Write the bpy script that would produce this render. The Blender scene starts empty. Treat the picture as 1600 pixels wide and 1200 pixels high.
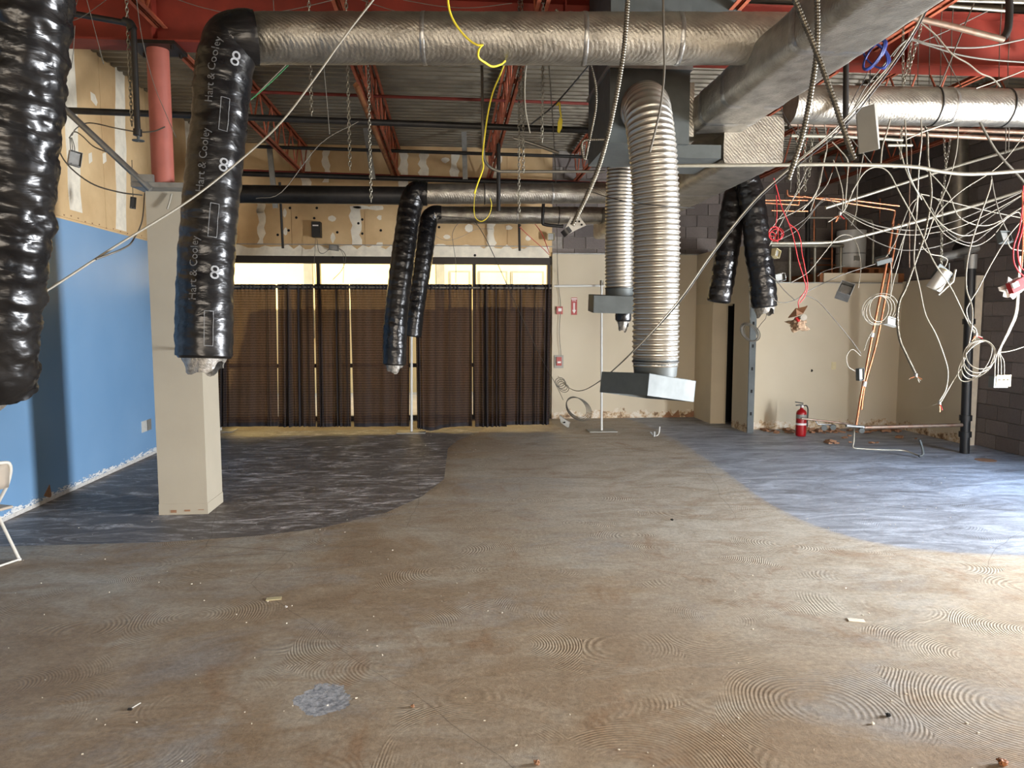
import bpy, bmesh, math, random
import numpy as np
from mathutils import Vector, Matrix, noise as mnoise
random.seed(7)
SC = bpy.context.scene
COL = SC.collection
# ------------------------------------------------------------------ camera
FPX = 1120.0; CAMH = 1.75
PITCH = math.atan(100/FPX); YAW = math.atan(95/FPX*math.cos(PITCH))
cd = bpy.data.cameras.new('camera'); cam = bpy.data.objects.new('camera', cd); COL.objects.link(cam)
cam.location = (0, 0, CAMH); cam.rotation_euler = (math.pi/2-PITCH, 0, -YAW)
cd.sensor_width = 36; cd.lens = FPX/1600*36; cd.clip_start = 0.05; cd.clip_end = 200
SC.camera = cam
_F = Vector((math.sin(YAW)*math.cos(PITCH), math.cos(YAW)*math.cos(PITCH), -math.sin(PITCH)))
_R = Vector((math.cos(YAW), -math.sin(YAW), 0)); _U = _R.cross(_F); CAM = Vector((0, 0, CAMH))
def at(px, py, Y=None, X=None, z=None):
    """world point seen at a pixel of the photograph, on the plane Y=, X= or z="""
    d = _F + _R*((px-800)/FPX) - _U*((py-600)/FPX)
    if Y is not None: t = Y/d.y
    elif X is not None: t = X/d.x
    else: t = (z-CAMH)/d.z
    return CAM + d*t
# ------------------------------------------------------------------ world, sun, lights, exposure
w = bpy.data.worlds.new('world'); SC.world = w; w.use_nodes = True
bgn = w.node_tree.nodes['Background']
bgn.inputs[0].default_value = (0.55, 0.72, 1.0, 1); bgn.inputs[1].default_value = 1.6
SUN_DIR = Vector((-0.6, 3.9, -2.2)).normalized()
def lamp(name, kind, loc, direction, energy, color, size=None, size_y=None):
    l = bpy.data.lights.new(name, kind); o = bpy.data.objects.new(name, l); COL.objects.link(o)
    o.location = loc; o.rotation_euler = Vector(direction).to_track_quat('-Z', 'Y').to_euler()
    l.energy = energy; l.color = color
    if kind == 'AREA':
        l.shape = 'RECTANGLE'; l.size = size; l.size_y = size_y
    return o
s = lamp('sun', 'SUN', (10, -10, 20), SUN_DIR, 13.0, (1.0, 0.88, 0.66)); s.data.angle = math.radians(0.6)
lamp('door_daylight', 'AREA', (7.45, 3.5, 1.15), (-1, 0.08, 0.05), 1260, (0.92, 0.95, 1.0), 1.0, 2.15)
sw = lamp('side_window_daylight', 'AREA', (7.45, 5.9, 1.55), (-0.55, 0.45, -0.75), 60, (0.50, 0.70, 1.0), 1.3, 1.3); sw.data.spread = math.radians(110)
rs = lamp('rear_storefront_daylight', 'AREA', (1.5, -5.85, 1.5), (0, 1, -0.3), 230, (1.0, 0.85, 0.68), 7.5, 2.3); rs.data.spread = math.radians(92)
SC.view_settings.view_transform = 'Standard'; SC.view_settings.look = 'None'
SC.view_settings.exposure = 0.42; SC.view_settings.gamma = 1.0; SC.view_settings.use_curve_mapping = False
try:
    SC.cycles.max_bounces = 8; SC.cycles.diffuse_bounces = 5; SC.cycles.glossy_bounces = 4
    SC.cycles.transparent_max_bounces = 16; SC.cycles.use_denoising = True
    SC.cycles.sample_clamp_indirect = 6.0; SC.cycles.caustics_reflective = False; SC.cycles.caustics_refractive = False
except Exception: pass
# ------------------------------------------------------------------ material helpers
def srgb(r, g, b):
    f = lambda c: (c/255/12.92) if c/255 <= 0.04045 else ((c/255+0.055)/1.055)**2.4
    return (f(r), f(g), f(b), 1)
class NT:
    def __init__(s, name):
        s.m = bpy.data.materials.new(name); s.m.use_nodes = True; s.t = s.m.node_tree
        s.b = s.t.nodes['Principled BSDF']; s.out = s.t.nodes['Material Output']
    def n(s, typ, **k):
        x = s.t.nodes.new(typ)
        for a, v in k.items(): setattr(x, a, v)
        return x
    def l(s, a, b): s.t.links.new(a, b)
    def math(s, op, a, b=None, c=None, clamp=False):
        x = s.n('ShaderNodeMath', operation=op); x.use_clamp = clamp
        for i, v in enumerate((a, b, c)):
            if v is None: continue
            if isinstance(v, (int, float)): x.inputs[i].default_value = v
            else: s.l(v, x.inputs[i])
        return x.outputs[0]
    def mix(s, fac, a, b, mode='MIX'):
        x = s.n('ShaderNodeMix', data_type='RGBA', blend_type=mode)
        for sock, v in ((x.inputs[0], fac), (x.inputs[6], a), (x.inputs[7], b)):
            if isinstance(v, (int, float)): sock.default_value = v
            elif isinstance(v, tuple): sock.default_value = v
            else: s.l(v, sock)
        return x.outputs[2]
    def coord(s, scale=(1, 1, 1), kind='Object'):
        c = s.n('ShaderNodeTexCoord'); mp = s.n('ShaderNodeMapping'); mp.inputs['Scale'].default_value = scale
        s.l(c.outputs[kind], mp.inputs[0]); return mp.outputs[0]
    def noise(s, scale, detail=4, rough=0.55, vec=None, dist=0.0):
        x = s.n('ShaderNodeTexNoise'); x.inputs['Scale'].default_value = scale; x.inputs['Detail'].default_value = detail
        x.inputs['Roughness'].default_value = rough; x.inputs['Distortion'].default_value = dist
        if vec is not None: s.l(vec, x.inputs['Vector'])
        return x.outputs[0]
    def ramp(s, fac, stops):
        x = s.n('ShaderNodeValToRGB'); cr = x.color_ramp
        while len(cr.elements) < len(stops): cr.elements.new(0.5)
        for e, (p, c) in zip(cr.elements, stops):
            e.position = p; e.color = c if isinstance(c, tuple) else (c, c, c, 1)
        s.l(fac, x.inputs[0]); return x.outputs[0]
    def bump(s, h, strength=0.3, dist=0.01):
        x = s.n('ShaderNodeBump'); x.inputs['Strength'].default_value = strength; x.inputs['Distance'].default_value = dist
        s.l(h, x.inputs['Height']); s.l(x.outputs[0], s.b.inputs['Normal']); return x
def M(name, col, rough=0.6, metal=0.0, var=0.15, scale=6, bump=0.0, bscale=40, spec=None, bdist=0.01, rvar=0.0, col2=None):
    t = NT(name); v = t.coord()
    nz = t.noise(scale, 5, 0.6, v)
    c2 = col2 if col2 else tuple(min(1, c*(1-var*1.6)) for c in col[:3])+(1,)
    c1 = tuple(min(1, c*(1+var*0.6)) for c in col[:3])+(1,) if not col2 else col
    t.l(t.ramp(nz, [(0.3, c2), (0.7, c1)]), t.b.inputs['Base Color'])
    t.b.inputs['Metallic'].default_value = metal; t.b.inputs['Roughness'].default_value = rough
    if rvar: t.l(t.math('MULTIPLY_ADD', t.noise(scale*2.3, 4, 0.6, v), rvar, rough-rvar*0.5), t.b.inputs['Roughness'])
    if spec is not None: t.b.inputs['Specular IOR Level'].default_value = spec
    if bump: t.bump(t.noise(bscale, 5, 0.6, v), bump, bdist)
    return t.m
MAT = {}
MAT['cream'] = M('cream_paint', srgb(208, 194, 166), 0.75, var=0.05, scale=1.5, bump=0.05, bscale=90)
MAT['cream_front'] = M('pillar_paint', srgb(172, 163, 144), 0.7, var=0.04, scale=2, bump=0.05, bscale=90)
MAT['mud'] = M('joint_compound', srgb(236, 228, 208), 0.9, var=0.10, scale=9, bump=0.15, bscale=60)
MAT['mudwhite'] = M('white_plaster_residue', srgb(205, 202, 196), 0.9, var=0.15, scale=25, bump=0.3, bscale=80)
MAT['brownpaper'] = M('torn_drywall_paper', srgb(150, 112, 84), 0.95, var=0.2, scale=20)
MAT['hole'] = M('dark_hole', srgb(18, 16, 14), 0.95, var=0.05)
MAT['red'] = M('red_primer_steel', srgb(128, 42, 27), 0.62, var=0.18, scale=3, bump=0.06, bscale=30)
MAT['redjoist'] = M('red_oxide_joist', srgb(176, 92, 62), 0.7, var=0.25, scale=7)
MAT['columnred'] = M('dusty_red_column', srgb(164, 92, 78), 0.6, var=0.12, scale=5)
MAT['bridging'] = M('rust_red_angle', srgb(120, 42, 30), 0.7, var=0.2)
MAT['deck'] = M('galvanised_roof_deck', srgb(122, 114, 98), 0.5, 0.25, var=0.2, scale=2.5)
MAT['galv'] = M('galvanised_sheet', srgb(84, 89, 88), 0.6, 0.3, var=0.18, scale=5, rvar=0.15)
MAT['galvdull'] = M('dull_galvanised', srgb(150, 150, 146), 0.5, 0.6, var=0.2, scale=8)
MAT['blackpipe'] = M('black_iron_pipe', srgb(42, 40, 38), 0.45, 0.3, var=0.3, scale=9)
MAT['greypipe'] = M('grey_steel_pipe', srgb(120, 116, 106), 0.4, 0.7, var=0.2, scale=9)
MAT['conduit'] = M('emt_conduit', srgb(148, 144, 130), 0.42, 0.5, var=0.1, scale=12)
MAT['rusty'] = M('rusty_pipe', srgb(128, 116, 102), 0.5, 0.6, col2=srgb(112, 78, 58), scale=10)
MAT['copper'] = M('copper_pipe', srgb(205, 130, 90), 0.35, 0.85, col2=srgb(150, 100, 75), scale=10)
MAT['wwire'] = M('white_cable_jacket', srgb(142, 137, 123), 0.5, var=0.08, scale=20)
MAT['gwire'] = M('grey_cable_jacket', srgb(98, 94, 85), 0.5, var=0.12, scale=20)
MAT['dwire'] = M('dark_cable_jacket', srgb(40, 38, 36), 0.5, var=0.2, scale=20)
MAT['rwire'] = M('red_wire', srgb(200, 44, 52), 0.45, var=0.1, scale=20)
MAT['ywire'] = M('yellow_cable_jacket', srgb(236, 216, 60), 0.45, var=0.06, scale=20)
MAT['bwire'] = M('blue_wire', srgb(40, 60, 130), 0.5, var=0.1, scale=20)
MAT['greenwire'] = M('green_wire', srgb(50, 120, 70), 0.5, var=0.1, scale=20)
MAT['fmc'] = M('flexible_metal_conduit', srgb(112, 107, 96), 0.38, 0.85, var=0.25, scale=30)
MAT['chain'] = M('zinc_chain', srgb(150, 146, 132), 0.35, 0.85, var=0.1, scale=30)
MAT['bronze'] = M('dark_bronze_frame', srgb(38, 32, 28), 0.4, 0.4, var=0.1)
MAT['whiteplastic'] = M('white_enamel', srgb(196, 196, 190), 0.4, var=0.03)
MAT['greyplate'] = M('grey_cover_plate', srgb(140, 138, 130), 0.5, 0.2, var=0.05)
MAT['ivory'] = M('ivory_plastic', srgb(206, 194, 152), 0.45, var=0.04)
MAT['blackbox'] = M('black_plastic', srgb(20, 20, 20), 0.5, var=0.1)
MAT['redenamel'] = M('red_enamel', srgb(156, 20, 24), 0.3, var=0.06)
MAT['signwhite'] = M('sign_white', srgb(235, 230, 225), 0.5, var=0.02)
MAT['wood'] = M('pallet_wood', srgb(150, 95, 55), 0.8, var=0.3, scale=8)
MAT['stucco'] = M('sunlit_cream_stucco', srgb(236, 204, 142), 0.9, var=0.06, scale=1.2, bump=0.1, bscale=60)
MAT['exbrick'] = M('exterior_brown_brick', srgb(120, 74, 48), 0.9, var=0.2, scale=8)
MAT['concrete_out'] = M('pavement_concrete', srgb(190, 180, 160), 0.9, var=0.12, scale=3)
MAT['darktrim'] = M('exterior_grey_trim', srgb(120, 115, 100), 0.7, var=0.1)
MAT['chairwhite'] = M('chair_white_enamel', srgb(214, 210, 200), 0.4, var=0.05)
MAT['chairgrey'] = M('chair_beige_plastic', srgb(176, 164, 148), 0.5, var=0.05)
MAT['clear'] = M('clear_plastic_liner', srgb(150, 146, 138), 0.25, 0.3, var=0.4, scale=25, bump=0.6, bscale=60)
MAT['print'] = M('grey_print', srgb(138, 140, 142), 0.5, var=0.05)
MAT['printdim'] = M('dim_grey_print', srgb(104, 106, 108), 0.5, var=0.05)
MAT['tape'] = M('foil_tape', srgb(170, 170, 168), 0.3, 0.9, var=0.15, scale=30, bump=0.3, bscale=80)
MAT['crud'] = M('torn_gypsum_chunk', srgb(160, 138, 112), 0.95, col2=srgb(80, 58, 42), scale=28, bump=0.6, bscale=60)
def block_mat(name, a, b):
    t = NT(name); oi = t.n('ShaderNodeObjectInfo'); v = t.coord()
    base = t.ramp(oi.outputs['Random'], [(0.0, a), (1.0, b)])
    nz = t.noise(45, 5, 0.7, v)
    t.l(t.mix(0.5, base, t.ramp(nz, [(0.3, 0.35), (0.7, 0.85)]), 'MULTIPLY'), t.b.inputs['Base Color'])
    t.b.inputs['Roughness'].default_value = 0.95; t.bump(nz, 0.6, 0.006); return t.m
MAT['block'] = block_mat('concrete_block', srgb(112, 104, 100), srgb(146, 136, 130))
MAT['mortar'] = M('mortar', srgb(150, 144, 136), 0.95, var=0.15, scale=20)
def deck_mat():
    return MAT['deck']
def foil_mat():
    t = NT('foil_insulation_wrap'); v = t.coord()
    nz = t.noise(7, 4, 0.6, v); fine = t.noise(55, 5, 0.7, v); v2 = t.coord((1, 1, 1))
    t.l(t.ramp(nz, [(0.3, srgb(136, 132, 124)), (0.7, srgb(184, 180, 170))]), t.b.inputs['Base Color'])
    t.b.inputs['Metallic'].default_value = 0.92
    t.l(t.math('MULTIPLY_ADD', fine, 0.2, 0.26), t.b.inputs['Roughness'])
    wv = t.n('ShaderNodeTexWave', wave_type='BANDS', bands_direction='DIAGONAL'); t.l(v2, wv.inputs[0])
    wv.inputs['Scale'].default_value = 22; wv.inputs['Distortion'].default_value = 3; wv.inputs['Detail'].default_value = 2
    h = t.math('ADD', t.math('MULTIPLY', fine, 1.0), t.math('MULTIPLY', wv.outputs[1], 0.25))
    h = t.math('ADD', h, t.math('MULTIPLY', t.noise(16, 3, 0.6, v), 0.8))
    t.bump(h, 0.5, 0.009); return t.m
MAT['foil'] = foil_mat()
def flex_mat():
    t = NT('black_flex_duct_sleeve'); v = t.coord((1, 1, 1.0))
    t.b.inputs['Base Color'].default_value = srgb(24, 24, 26)
    n1 = t.noise(7, 3, 0.5, t.coord((1, 1, 2.6)), 0.6); n2 = t.noise(30, 3, 0.5, t.coord((1, 1, 3.0)))
    dust = t.noise(3.0, 4, 0.6, v)
    t.l(t.ramp(dust, [(0.4, srgb(14, 14, 16)), (0.8, srgb(34, 32, 30))]), t.b.inputs['Base Color'])
    t.l(t.math('MULTIPLY_ADD', dust, 0.26, 0.17), t.b.inputs['Roughness'])
    t.b.inputs['Specular IOR Level'].default_value = 0.45
    t.bump(t.math('ADD', n1, t.math('MULTIPLY', n2, 0.10)), 0.32, 0.02); return t.m
MAT['flex'] = flex_mat()
def ribmat():
    t = NT('corrugated_aluminium_duct'); v = t.coord()
    fine = t.noise(60, 4, 0.7, v)
    t.b.inputs['Base Color'].default_value = srgb(176, 172, 163)
    t.b.inputs['Metallic'].default_value = 0.9
    t.l(t.math('MULTIPLY_ADD', fine, 0.25, 0.24), t.b.inputs['Roughness'])
    t.bump(t.math('ADD', fine, t.math('MULTIPLY', t.noise(18, 3, 0.5, v), 0.6)), 0.22, 0.005); return t.m
MAT['rib'] = ribmat()
def drywall_mat():
    t = NT('bare_tan_drywall'); v = t.coord()
    nz = t.noise(1.1, 4, 0.55, v); f = t.noise(14, 4, 0.6, v)
    c = t.ramp(nz, [(0.3, srgb(194, 160, 114)), (0.7, srgb(226, 196, 148))])
    t.l(t.mix(0.12, c, f, 'MULTIPLY'), t.b.inputs['Base Color']); t.b.inputs['Roughness'].default_value = 0.9
    return t.m
MAT['drywall'] = drywall_mat()
def blue_mat():
    t = NT('blue_wall_paint'); v = t.coord()
    nz = t.noise(0.9, 3, 0.5, v)
    c = t.ramp(nz, [(0.3, srgb(112, 152, 190)), (0.7, srgb(124, 162, 198))])
    sep = t.n('ShaderNodeSeparateXYZ'); t.l(v, sep.inputs[0])
    g = t.noise(9, 5, 0.7, t.coord((1, 1.0, 2.5)))
    edge = t.math('LESS_THAN', sep.outputs[2], t.math('MULTIPLY_ADD', g, 0.22, -0.04))
    # scraped glue line just above the floor where the baseboard has been pulled off
    res = t.mix(t.math('GREATER_THAN', t.noise(26, 5, 0.75, t.coord((1, 0.6, 2.0))), 0.54), srgb(226, 226, 222), srgb(96, 130, 165))
    t.l(t.mix(edge, c, res), t.b.inputs['Base Color'])
    t.b.inputs['Roughness'].default_value = 0.42; return t.m
MAT['blue'] = blue_mat()
def wallpaint_mat():
    t = NT('cream_wall_with_scraped_base'); v = t.coord()
    sep = t.n('ShaderNodeSeparateXYZ'); t.l(v, sep.inputs[0])
    nz = t.noise(0.8, 4, 0.5, v)
    c = t.ramp(nz, [(0.3, srgb(192, 180, 154)), (0.7, srgb(204, 193, 169))])
    g = t.noise(5, 6, 0.75, v)
    edge = t.math('LESS_THAN', sep.outputs[2], t.math('MULTIPLY_ADD', g, 0.5, -0.13))
    res = t.ramp(t.noise(7, 5, 0.75, v), [(0.42, srgb(214, 206, 190)), (0.52, srgb(190, 165, 130)), (0.6, srgb(112, 84, 60))])
    t.l(t.mix(edge, c, res), t.b.inputs['Base Color'])
    t.b.inputs['Roughness'].default_value = 0.7; t.bump(t.noise(90, 3, 0.5, v), 0.05, 0.005); return t.m
MAT['creamwall'] = wallpaint_mat()
def floor_mat():
    t = NT('scraped_concrete_floor'); v = t.coord()
    def attr(n):
        a = t.n('ShaderNodeAttribute', attribute_name=n); return a.outputs['Fac']
    edge_n = t.math('MULTIPLY_ADD', t.noise(7, 5, 0.7, v), 0.5, -0.25)
    dark = t.math('GREATER_THAN', t.math('ADD', attr('dark'), t.math('MULTIPLY', edge_n, 0.25)), 0.5)
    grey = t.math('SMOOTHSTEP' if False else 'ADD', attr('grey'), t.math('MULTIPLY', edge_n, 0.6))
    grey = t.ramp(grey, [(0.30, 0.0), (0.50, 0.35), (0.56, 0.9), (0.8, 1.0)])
    patch = t.math('GREATER_THAN', t.math('ADD', attr('patch'), t.math('MULTIPLY', edge_n, 1.6)), 0.5)
    # --- trowelled thinset arcs
    wn = t.n('ShaderNodeTexNoise'); wn.inputs['Scale'].default_value = 0.8; wn.inputs['Detail'].default_value = 3; t.l(v, wn.inputs[0])
    warp = t.n('ShaderNodeVectorMath', operation='MULTIPLY_ADD'); t.l(wn.outputs['Color'], warp.inputs[0])
    warp.inputs[1].default_value = (0.3, 0.3, 0); t.l(v, warp.inputs[2])
    vo = t.n('ShaderNodeTexVoronoi', feature='F1'); vo.inputs['Scale'].default_value = 1.5; t.l(warp.outputs[0], vo.inputs['Vector'])
    arcs = t.math('SINE', t.math('MULTIPLY', vo.outputs['Distance'], 300.0))
    arcmask = t.ramp(t.noise(1.5, 3, 0.5, v), [(0.47, 0.0), (0.6, 1.0)])
    arcs = t.math('MULTIPLY', arcs, arcmask)
    arcs = t.math('MULTIPLY', arcs, t.ramp(vo.outputs['Distance'], [(0.12, 0.0), (0.24, 1.0)]))
    # long sweeping scratches
    wv = t.n('ShaderNodeTexWave', wave_type='RINGS', rings_direction='SPHERICAL'); wv.inputs['Scale'].default_value = 9
    wv.inputs['Distortion'].default_value = 5; wv.inputs['Detail'].default_value = 5; wv.inputs['Detail Scale'].default_value = 0.6; t.l(warp.outputs[0], wv.inputs[0])
    big = t.noise(0.55, 5, 0.6, v, 0.6); mid = t.noise(2.6, 6, 0.68, t.coord((0.6, 1.3, 1)), 0.9); fine = t.noise(34, 6, 0.75, v)
    tan = t.ramp(big, [(0.32, srgb(148, 128, 106)), (0.48, srgb(176, 157, 132)), (0.62, srgb(192, 184, 168))])
    pale = t.ramp(t.math('ADD', attr('pale'), t.math('MULTIPLY', t.math('SUBTRACT', mid, 0.5), 1.6)), [(0.3, 0.0), (0.9, 0.85)])
    tan = t.mix(pale, tan, srgb(200, 194, 180))
    tan = t.mix(t.ramp(mid, [(0.40, 0.0), (0.68, 0.7)]), tan, srgb(146, 122, 94))
    tan = t.mix(t.ramp(t.noise(1.2, 6, 0.7, t.coord((0.5, 1.6, 1)), 1.0), [(0.55, 0.0), (0.75, 0.6)]), tan, srgb(196, 190, 176))
    tan = t.mix(t.ramp(t.noise(0.9, 6, 0.7, t.coord((0.7, 1.2, 1)), 0.8), [(0.53, 0.0), (0.68, 0.55)]), tan, srgb(168, 170, 170))
    tan = t.mix(t.ramp(t.noise(1.4, 6, 0.7, t.coord((1.2, 0.8, 1)), 1.2), [(0.55, 0.0), (0.7, 0.6)]), tan, srgb(150, 116, 84))
    tan = t.mix(t.math('MULTIPLY', t.math('MAXIMUM', arcs, 0.0), 0.18), tan, srgb(208, 190, 160))
    tan = t.mix(t.math('MULTIPLY', t.math('MAXIMUM', t.math('MULTIPLY', arcs, -1.0), 0.0), 0.16), tan, srgb(104, 84, 62))
    tan = t.mix(0.5, tan, t.ramp(fine, [(0.3, 0.4), (0.62, 1.05)]), 'MULTIPLY')
    tan = t.mix(0.4, tan, t.ramp(t.noise(11, 7, 0.82, t.coord((0.8, 1.4, 1)), 1.4), [(0.32, 0.45), (0.6, 1.08)]), 'MULTIPLY')
    streak = t.noise(3.2, 7, 0.75, t.coord((0.6, 1.7, 1)), 1.6)
    dk = t.ramp(streak, [(0.36, srgb(96, 90, 86)), (0.5, srgb(124, 118, 114)), (0.57, srgb(164, 159, 156)), (0.66, srgb(225, 222, 222))])
    dk = t.mix(0.4, dk, t.ramp(fine, [(0.3, 0.4), (0.7, 1.0)]), 'MULTIPLY')
    gy = t.ramp(t.noise(2.6, 7, 0.72, t.coord((0.5, 1.5, 1)), 1.2), [(0.32, srgb(112, 114, 119)), (0.5, srgb(150, 156, 165)), (0.66, srgb(184, 192, 203))])  # bluish tint paints the sky's reflection into the grey concrete colour
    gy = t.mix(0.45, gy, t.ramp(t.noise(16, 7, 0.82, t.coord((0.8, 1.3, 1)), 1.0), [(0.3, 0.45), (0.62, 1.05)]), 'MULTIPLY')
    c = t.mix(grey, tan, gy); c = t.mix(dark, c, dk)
    c = t.mix(patch, c, t.ramp(fine, [(0.35, srgb(112, 118, 124)), (0.6, srgb(184, 186, 190))]))
    sp = t.n('ShaderNodeTexVoronoi', feature='F1'); sp.inputs['Scale'].default_value = 7; t.l(v, sp.inputs['Vector'])
    specks = t.math('LESS_THAN', sp.outputs['Distance'], t.math('MULTIPLY', t.noise(3.7, 2, 0.5, v), 0.022))
    c = t.mix(t.math('MULTIPLY', specks, 0.7), c, srgb(214, 206, 192))
    dust = t.math('GREATER_THAN', t.noise(42, 6, 0.8, t.coord((0.8, 1.2, 1))), 0.665)
    c = t.mix(t.math('MULTIPLY', t.math('MULTIPLY', dust, dark), 0.75), c, srgb(200, 198, 196))
    # cracks
    ck = t.n('ShaderNodeTexVoronoi', feature='DISTANCE_TO_EDGE'); ck.inputs['Scale'].default_value = 0.28
    t.l(warp.outputs[0], ck.inputs['Vector'])
    crack = t.math('LESS_THAN', ck.outputs['Distance'], 0.0007)
    c = t.mix(t.math('MULTIPLY', crack, 0.35), c, srgb(60, 50, 40))
    t.l(c, t.b.inputs['Base Color'])
    t.b.inputs['Specular IOR Level'].default_value = 0.3
    r = t.mix(dark, (0.62, 0.62, 0.62, 1), t.ramp(streak, [(0.3, 0.42), (0.7, 0.65)]))
    r = t.mix(t.math('MULTIPLY', grey, 0.6), r, (0.42, 0.42, 0.42, 1))
    t.l(r, t.b.inputs['Roughness'])
    notdark = t.math('SUBTRACT', 1.0, dark)
    h = t.math('ADD', t.math('MULTIPLY', t.math('MULTIPLY', arcs, notdark), 0.2), t.math('MULTIPLY', fine, 0.8))
    h = t.math('ADD', h, t.math('MULTIPLY', notdark, 1.2)); h = t.math('SUBTRACT', h, t.math('MULTIPLY', patch, 1.5))
    h = t.math('ADD', h, t.math('MULTIPLY', mid, 0.7))
    t.bump(h, 0.55, 0.006); return t.m
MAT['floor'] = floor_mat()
def curtain_mat():
    t = NT('sheer_dark_brown_drape'); v = t.coord()
    fold = t.n('ShaderNodeAttribute', attribute_name='fold').outputs['Fac']; single = t.math('SUBTRACT', 1.0, fold, clamp=True)
    wv = t.n('ShaderNodeTexWave', wave_type='BANDS', bands_direction='Z'); t.l(v, wv.inputs[0])
    wv.inputs['Scale'].default_value = 8; wv.inputs['Distortion'].default_value = 1.4; wv.inputs['Detail'].default_value = 3; wv.inputs['Detail Scale'].default_value = 7
    fine = t.noise(60, 3, 0.7, t.coord((1, 1, 2.0)))
    weave = t.math('MULTIPLY_ADD', wv.outputs[1], 0.45, t.math('MULTIPLY', fine, 1.0))
    tr = t.n('ShaderNodeBsdfTransparent'); tr.inputs[0].default_value = (0.80, 0.66, 0.60, 1)
    df = t.n('ShaderNodeBsdfPrincipled'); df.inputs['Base Color'].default_value = srgb(34, 29, 31); df.inputs['Roughness'].default_value = 0.8
    tl = t.n('ShaderNodeBsdfTranslucent'); t.l(t.ramp(weave, [(0.40, srgb(52, 42, 38)), (1.0, srgb(104, 84, 74))]), tl.inputs[0])
    m0 = t.n('ShaderNodeMixShader'); t.l(t.math('MULTIPLY', single, 0.55), m0.inputs[0]); t.l(df.outputs[0], m0.inputs[1]); t.l(tl.outputs[0], m0.inputs[2])
    fac = t.math('MULTIPLY', single, t.math('MULTIPLY', weave, 0.030))
    mx = t.n('ShaderNodeMixShader'); t.l(fac, mx.inputs[0]); t.l(m0.outputs[0], mx.inputs[1]); t.l(tr.outputs[0], mx.inputs[2])
    t.l(mx.outputs[0], t.out.inputs[0]); return t.m
MAT['drape'] = curtain_mat()
MAT['drape_hem'] = M('doubled_drape_fabric', srgb(30, 26, 29), 0.85, var=0.1, scale=20)
def glass_mat():
    t = NT('window_glass')
    tr = t.n('ShaderNodeBsdfTransparent'); tr.inputs[0].default_value = (0.93, 0.95, 0.94, 1)
    gl = t.n('ShaderNodeBsdfGlossy'); gl.inputs['Roughness'].default_value = 0.03
    lw = t.n('ShaderNodeFresnel'); lw.inputs[0].default_value = 1.45
    mx = t.n('ShaderNodeMixShader'); t.l(lw.outputs[0], mx.inputs[0]); t.l(tr.outputs[0], mx.inputs[1]); t.l(gl.outputs[0], mx.inputs[2])
    t.l(mx.outputs[0], t.out.inputs[0]); return t.m
MAT['glass'] = glass_mat()
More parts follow.
